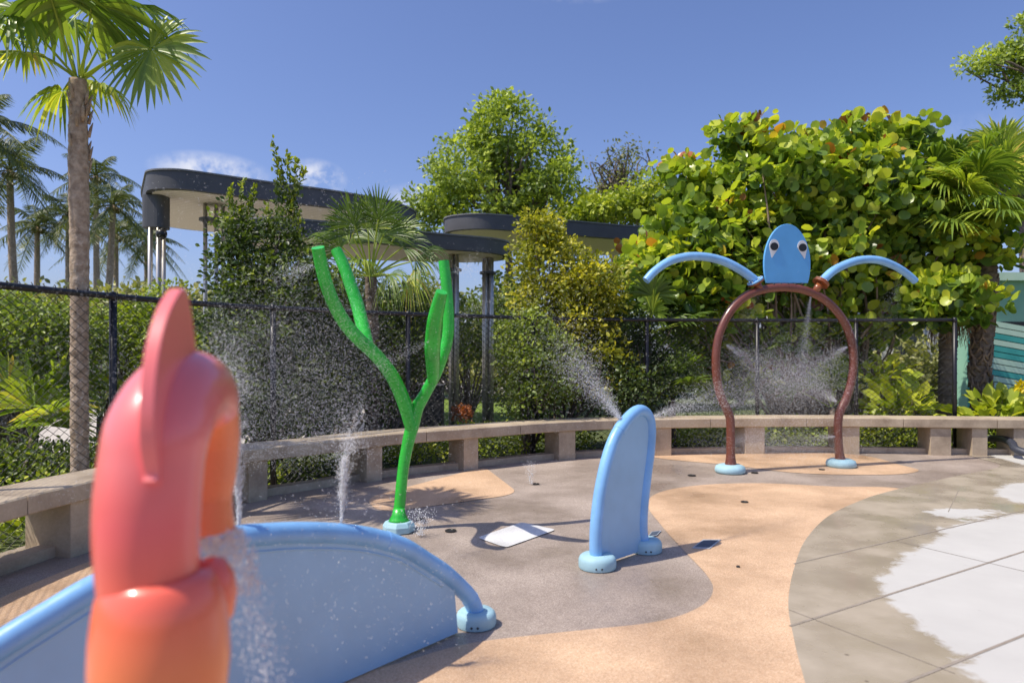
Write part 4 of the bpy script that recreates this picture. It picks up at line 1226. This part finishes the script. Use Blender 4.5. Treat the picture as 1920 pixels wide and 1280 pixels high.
# low palmettos
for (cx, cy, Y, n, rad_, lab) in [(1215, 560, 10.5, 12, .5, 'dark palmetto behind the fence under the left blue arm'), (1260, 680, 10.4, 9, .42, 'low palmetto at the fence left of the brown ring'), (60, 730, 7.6, 13, .55, 'yellow green palmetto behind the fence at the left edge'), (190, 700, 8.4, 8, .4, 'small bright palmetto between palm trunk and fence post'), (1560, 700, 10.8, 8, .4, 'palmetto seen through the brown ring')]:
    t_ = thing('palmetto', lab, 'palm', group='low palmettos behind the fence'); c_ = P(cx, cy, Y); b0 = np.array([c_[0], Y, max(0, c_[2] - .55)])
    mb = MB()
    for i in range(n):
        el = R(15 + 70 * rng.random()); az = rng.random() * 6.28; d = np.array([math.cos(az) * math.cos(el), math.sin(az) * math.cos(el), math.sin(el)]); h_ = b0 + d * (.35 + .3 * rng.random())
        fan_leaf(mb, h_, d, np.array([0, 0, 1.0]) - d * .5 + rng.normal(size=3) * .3, rad_, 22, 95, .3, (.55 if cx < 300 else .12) + .3 * rng.random()); petiole(mb, b0, h_, .01, .02)
    mb.build('fronds', M['palm'], t_)
    mb = MB(); tube(mb, [[c_[0], Y, -.03], b0 + [0, 0, .03]], [.07, .05], 8); mb.build('stem', M['bark'], t_)


# coconut palms far left
def coco_crown(mb, c, nf=17, L=2.9, seed=0):
    for i in range(nf):
        az = i * 2.399 + rng.random() * .4; el = R(-38 + 118 * ((i + .5) / nf)); s = np.linspace(0, 1, 26)
        d0 = np.array([math.cos(az), math.sin(az), 0.0]); Lf = L * (.85 + .3 * rng.random())
        x = Lf * (s * math.cos(el) + .12 * s * s * math.cos(el)); z = Lf * (math.sin(el) * s - (.38 + .35 * math.cos(el)) * s ** 2.1)
        r_ = c + d0 * x[:, None] + np.array([0, 0, 1.0]) * z[:, None]
        tube(mb, r_, np.linspace(.035, .008, 26), 4, False, .6)
        tg = unit(np.gradient(r_, axis=0)); sdv = unit(np.cross(tg, np.array([0, 0, 1.0])))
        old = .25 * (i < 4)
        t2 = np.repeat(np.linspace(.1, .99, 50), 2); sg_ = np.tile([1., -1.], 50)
        pos = np.stack([np.interp(t2, s, r_[:, k]) for k in range(3)], -1); tt = np.stack([np.interp(t2, s, tg[:, k]) for k in range(3)], -1); sv = np.stack([np.interp(t2, s, sdv[:, k]) for k in range(3)], -1)
        ll = Lf * .25 * np.clip(np.sin(math.pi * (t2 * .82 + .14)), .15, 1) * (.85 + .3 * rng.random(100))
        dirs = unit(sv * sg_[:, None] * .8 + tt * .45 + np.array([0, 0, -.55]) + rng.normal(size=(100, 3)) * .1)
        leaves(mb, pos, dirs, unit(np.cross(dirs, tt) + rng.normal(size=(100, 3)) * .2), ll, np.clip(.35 + old + .16 * rng.normal(size=100), 0, 1), T_LONGC)


T_LONGC = (np.array([[.022, 0, 0], [-.022, 0, 0], [.034, .4, .0], [-.034, .4, .0], [.02, .75, -.06], [-.02, .75, -.06], [0, 1, -.16]]), [np.array([[0, 2, 3, 1], [2, 4, 5, 3]]), np.array([[4, 6, 5]])])
for i, (px, py, Y, bx_, L_, lab) in enumerate([(18, 320, 24, 50, 2.3, 'coconut palm with curved trunk at the far left edge'), (212, 385, 26, 172, 2.0, 'leaning coconut palm between slender palm trunk and canopy'), (-45, 235, 22, -60, 2.4, 'tallest coconut palm cut by the left edge'),
                                              (70, 425, 30, 66, 2.0, 'shorter coconut palm second from the left edge'), (128, 400, 30, 130, 2.1, 'coconut palm hidden behind the slender palm trunk'), (218, 440, 34, 214, 2.2, 'thin coconut palm right behind the leaning one'), (275, 450, 36, 272, 2.3, 'farthest coconut palm beside the column of the tall canopy'), (180, 330, 30, 185, 2.0, 'coconut palm top just right of the slender palm trunk')]):
    t_ = thing('coconut_palm', lab, 'palm tree', group='coconut palms in the distance'); c_ = P(px, py, Y); b0 = np.array([P(bx_, 0, Y)[0], Y, -.03])
    mid = (b0 + c_) / 2 + [(c_[0] - b0[0]) * .25, 0, 0]
    mb = MB(); cc_ = cat([b0, mid, c_], 6); tube(mb, cc_, np.linspace(.16, .10, len(cc_)), 8); mb.build('trunk', M['palm_bark'], t_)
    mb = MB(); coco_crown(mb, c_, 15, L_ * 1.0); mb.build('crown', M['coco'], t_)
    mb = MB()
    for j in range(7):
        a_ = j * .9; q = c_ + [.16 * math.cos(a_), .16 * math.sin(a_), -.16 - .05 * (j % 2)]; lathe(mb, [[.01, .1], [.07, .06], [.09, 0], [.07, -.07], [.01, -.1]], q, 8)
    mb.build('coconuts', simple('coconut husk', (.16, .12, .03), (.28, .18, .06), 5, .7) if i == 0 else bpy.data.materials['coconut husk'], t_)

# --- ground cover strip behind the bench
s = rng.uniform(.5, sl[-1] - 1.2, 9000); o_ = rng.uniform(.66, 2.1, 9000)
p2 = np.array([at_s(a_, b_)[0] for a_, b_ in zip(s[:2600], o_[:2600])]); cc = np.c_[p2, .02 + .26 * rng.random(len(p2)) ** 1.3]
kp = ~((cc[:, 0] > 1.2) & (cc[:, 0] < 1.9)); cc = cc[kp]
mb = MB(); foliage(mb, cc, 9, .07, .06, T_SMALL, (0, 1), up=.6)
tag(mb.build('ground_cover', M['lf_lime']), 'bright lime ground cover growing behind the bench along the fence', 'ground cover', kind='stuff')
# broad leaved plants by the bench at the right
for (cx, cy, Y, n, rad_, lab) in [(1690, 745, 10.6, 26, .36, 'bright green broad leaved plant behind bench, right of the ring'), (1870, 760, 10.4, 22, .36, 'large leaved plant spilling over the bench by the booth'), (1640, 690, 11.0, 22, .3, 'lime leaved plant under the round leaved shrub'), (1920, 750, 10.6, 20, .3, 'leafy plant at the right edge with a yellow bloom')]:
    t_ = thing('leafy_plant', lab, 'plant', group='leafy plants at the right end of the bench'); c_ = P(cx, cy, Y)
    b0 = np.array([c_[0], Y, -.03]); mb = MB(); sm = MB(); nn_ = n * 5
    d = unit(rng.normal(size=(nn_, 3)) * [1, .7, .5] + [0, 0, .35]); pos = np.array([c_[0], Y, max(.15, c_[2] - .2)]) + d * (np.array([.55, .4, .35]) * rng.random((nn_, 1)) ** .5)
    leaves(mb, pos, unit(d + rng.normal(size=(nn_, 3)) * .4), unit(rng.normal(size=(nn_, 3)) * .5 + [0, -.2, 1]), rad_ * (.4 + .6 * rng.random(nn_)), np.clip(.35 + .5 * rng.random(nn_), 0, 1), T_SMALL)
    mb.build('leaves', M['lf_lime'], t_)
    branches(sm, b0, pos[:24], .012, .004, .05); sm.build('stems', M['bark'], t_)
    if 'bloom' in lab:
        mb = MB(); q = P(1914, 724, Y - .5); nn_ = 26; d = unit(rng.normal(size=(nn_, 3))); leaves(mb, np.repeat(q[None], nn_, 0) + d * .02, d, unit(rng.normal(size=(nn_, 3))), np.full(nn_, .10), rng.random(nn_), T_SMALL); mb.build('flower', M['flower'], t_)

mb = MB(); cc = clumps([(G(1912, 852), np.array([.13, .1, .06]))], [20], .2, -1); foliage(mb, cc + [0, 0, .04], 10, .05, .05, T_SMALL, (.4, 1)); tag(mb.build('seedling', M['lf_lime']), 'tiny lime plant on the pavement at the right edge below the hose', 'plant')
mb = MB(); c_ = P(868, 775, 11.0); cc = clumps([(c_, np.array([.13, .12, .16]))], [26], .2); foliage(mb, cc, 14, .05, .05, T_SMALL, (.9, 1)); tag(mb.build('rust_foliage', leaf_mat('rust leaves', [(0, (.25, .08, .03)), (1, (.5, .16, .05))])), 'small rust red plant between the two steel columns', 'plant')

# ================================================================== WATER
OCT = np.array([[1, 0, 0], [-1, 0, 0], [0, 1, 0], [0, -1, 0], [0, 0, 1], [0, 0, -1]], float)
OF = np.array([[0, 2, 4], [2, 1, 4], [1, 3, 4], [3, 0, 4], [2, 0, 5], [1, 2, 5], [3, 1, 5], [0, 3, 5]])


def drops(mb, pos, r, stretch=None):
    n = len(pos); r = np.broadcast_to(r, (n,))
    s = np.ones((n, 3)) if stretch is None else stretch
    th = rng.random(n) * 6.28; c, s_ = np.cos(th), np.sin(th)
    v = OCT[None] * (r[:, None] * s)[:, None]
    v = np.stack([v[..., 0] * c[:, None] - v[..., 1] * s_[:, None], v[..., 0] * s_[:, None] + v[..., 1] * c[:, None], v[..., 2]], -1)
    mb.add((pos[:, None] + v).reshape(-1, 3), [(OF[None] + (np.arange(n) * 6)[:, None, None]).reshape(-1, 3)])


def cone(p0, p1, w0, w1, n, rmin, rmax, sag=0.0, power=.7):
    t = rng.random(n) ** power; d = p1 - p0
    w = w0 + (w1 - w0) * t
    off = rng.normal(size=(n, 3)) * w[:, None] * .5
    pos = p0 + d * t[:, None] + off; pos[:, 2] -= sag * t * t
    return pos, rng.uniform(rmin, rmax, n)


def water(label, build, group=None):
    mb = MB(); build(mb)
    o = mb.build('water_spray', M['drop'], smooth=True); tag(o, label, 'water spray', group, 'stuff')


# tall jets off the crown of the large arch
def jet(px, ytop, seed, lean, dens=1.0):
    def fn(mb):
        b0 = on_plane(A0, A1, px, 985 if px < 500 else 976); top = CAM_H - (ytop - HOR) * b0[1] / F_PX; H = top - b0[2]

        def axis(t):
            return b0 + np.c_[lean * t ** 1.5 + np.sin(t * 19 + seed) * .011 * t, .01 * np.sin(t * 13), t * H]
        # narrow coherent stream, then lumps that break up, then loose drops
        n = int(2600 * dens); t = rng.random(n) ** 1.2 * .5; w = .0022 + .013 * t
        drops(mb, axis(t) + rng.normal(size=(n, 3)) * np.c_[w, w, w], rng.uniform(.0007, .0018, n), np.c_[np.ones(n), np.ones(n), 3 + 4 * rng.random(n)])
        nc = int(95 * dens); tc_ = .12 + .85 * rng.beta(1.2, 1.7, nc); ccn = axis(tc_) + rng.normal(size=(nc, 3)) * (np.array([.045, .045, .02]) * tc_[:, None])
        k_ = rng.integers(0, nc, int(3600 * dens)); sg = .004 + .012 * tc_[k_]
        q = ccn[k_] + rng.normal(size=(len(k_), 3)) * np.c_[sg, sg, sg * 2.0]
        drops(mb, q, rng.uniform(.0005, .0016, len(k_)), np.c_[np.ones(len(k_)), np.ones(len(k_)), 1 + 1.5 * rng.random(len(k_))])
        n = int(1500 * dens); t = rng.beta(1.3, 1.5, n) * 1.1; w = .01 + .08 * t
        drops(mb, axis(t) + rng.normal(size=(n, 3)) * np.c_[w, w, .02 + w * 0] * .7, rng.uniform(.0005, .0017, n))
    return fn


water('white water jet rising from the pipe beside the coral spout', jet(447, 600, 1, -.03), 'water jets')
water('broken water jet rising from the crown of the large blue arch', jet(640, 740, 2, .05, .6), 'water jets')


def stream(mb):
    h = sp(.282, 1.03); n = 2600; t = rng.random(n) ** .8
    d = np.array([.42, .30, 0]); x = t * .52
    pos = h + np.c_[x * .28 + .02, x * .42, -(.12 * t + 1.0 * t * t)] + rng.normal(size=(n, 3)) * (.012 + .03 * t)[:, None]
    drops(mb, pos, rng.uniform(.0006, .0018, n), np.c_[np.ones(n), np.ones(n), 1 + 2 * rng.random(n)])
    n = 1500; t = rng.random(n) * .32; a_ = rng.random(n) * 6.28
    x = t * .52; pos = h + np.c_[x * .28 + .02, x * .42, -(.12 * t + 1.0 * t * t)] + np.c_[np.cos(a_), np.sin(a_), 0 * a_] * (.05 - .06 * t)[:, None] + rng.normal(size=(n, 3)) * .006
    drops(mb, pos, rng.uniform(.0007, .002, n), np.c_[np.ones(n), np.ones(n), 2 + 3 * rng.random(n)])


water('water pouring from the orange snout past the blue arch panel', stream)


def mist(mb):
    for (n, x0_, x1_, y0_, y1_, Ya, Yb_, r0, r1) in [(16000, 330, 740, 460, 900, 2.7, 4.6, .0007, .0015), (9000, 380, 760, 540, 880, 3.6, 6.0, .0009, .0020), (5000, -60, 420, 420, 960, 2.0, 4.5, .0007, .0015), (6000, 560, 1180, 440, 900, 4.0, 6.0, .0008, .0018), (1300, 1150, 1700, 560, 860, 5.5, 7.8, .0009, .0020), (900, 270, 800, 310, 480, 2.4, 4.5, .0008, .0018), (900, 400, 900, 880, 1250, 2.2, 3.3, .0008, .0022)]:
        px = rng.beta(2, 2, n) * (x1_ - x0_) + x0_; py = rng.beta(2, 1.7, n) * (y1_ - y0_) + y0_; Y = rng.uniform(Ya, Yb_, n)
        pos = np.c_[(px - 960) * Y / F_PX, Y, CAM_H - (py - HOR) * Y / F_PX]
        drops(mb, pos[pos[:, 2] > .02], rng.uniform(r0, r1, n)[pos[:, 2] > .02])


water('cloud of fine falling droplets between the coral spout and the green stalks', mist)


def fin_spray(mb):
    p0 = on_plane(B0, B1, 1163, 785)
    for (q, Y, n, w) in (((1060, 655), 4.9, 5200, .20), ((970, 560), 5.3, 3000, .55)):
        pos, r_ = cone(p0, P(*q, Y), .01, w, n, .0009, .0023, .0, 1.0); drops(mb, pos, r_)


water('fan of spray leaving the top of the narrow fin arch towards the left', fin_spray, 'spray fans')


def fin_spray2(mb):
    p0 = on_plane(B0, B1, 1222, 782); pos, r_ = cone(p0, P(1380, 728, 5.6), .01, .20, 5200, .0008, .0021, .0, .9); drops(mb, pos, r_)


water('thin spray drifting right from the narrow fin arch over the bench', fin_spray2, 'spray fans')


def ring_spray(mb):
    cen = on_plane(C0, C1, 1478, 715)
    for (q, e, n, w) in (((1363, 647), (1478, 722), 5200, .36), ((1588, 650), (1492, 705), 3600, .30), ((1568, 752), (1462, 690), 6000, .40), ((1368, 762), (1470, 715), 2600, .36), ((1366, 828), (1450, 812), 2400, .22), ((1566, 818), (1450, 826), 2600, .24), ((1520, 556), (1502, 690), 3000, .10)):
        pos, r_ = cone(on_plane(C0, C1, *q), on_plane(C0, C1, *e), .008, w, n, .0010, .0025, .04, 1.15); drops(mb, pos, r_)
    pos = cen + rng.normal(size=(15000, 3)) * [.36, .22, .25]; drops(mb, pos, rng.uniform(.0012, .0031, 15000))
    pos = cen + rng.normal(size=(9000, 3)) * [.62, .35, .5] + [0, 0, -.15]; pos = pos[pos[:, 2] > .03]; drops(mb, pos, rng.uniform(.001, .0024, len(pos)))
    pos = on_plane(C0, C1, 1460, 835) + rng.normal(size=(7000, 3)) * [.5, .3, .11]; pos = pos[pos[:, 2] > .02]; drops(mb, pos, .002)


water('dense white spray crossing inside the brown ring', ring_spray)


def arm_drip(mb):
    for (q, e, n) in (((1690, 512), (1655, 610), 900), ((1425, 545), (1395, 600), 700)):
        pos, r_ = cone(on_plane(C0, C1, *q), on_plane(C0, C1, *e), .02, .18, n, .001, .002); drops(mb, pos, r_)


water('faint drizzle dripping below the blue arms of the ring', arm_drip)


def stalk_spray(mb):
    for (q, Y, e, Ye, n) in (((588, 497), 4.52, (520, 520), 4.3, 1100), ((846, 512), 5.35, (900, 492), 5.5, 1000), ((805, 640), 4.9, (700, 690), 4.5, 700), ((850, 600), 5.3, (930, 560), 5.5, 500)):
        pos, r_ = cone(P(*q, Y), P(*e, Ye), .006, .12, n, .0008, .002); drops(mb, pos, r_)


water('small sprays leaving the tips of the green stalks', stalk_spray)


def bubbler(mb):
    for (q, h, w, n) in (((995, 909), .24, .03, 260), ((787, 1006), .20, .05, 420), ((640, 960), .1, .03, 100)):
        c_ = G(*q); t = rng.random(n); pos = c_ + np.c_[rng.normal(size=n) * w * (.3 + t), rng.normal(size=n) * w * (.3 + t), .01 + h * t]; drops(mb, pos, rng.uniform(.0015, .005, n))


water('low bubbling jet on the floor near the bench and splash at the green stalk foot', bubbler)
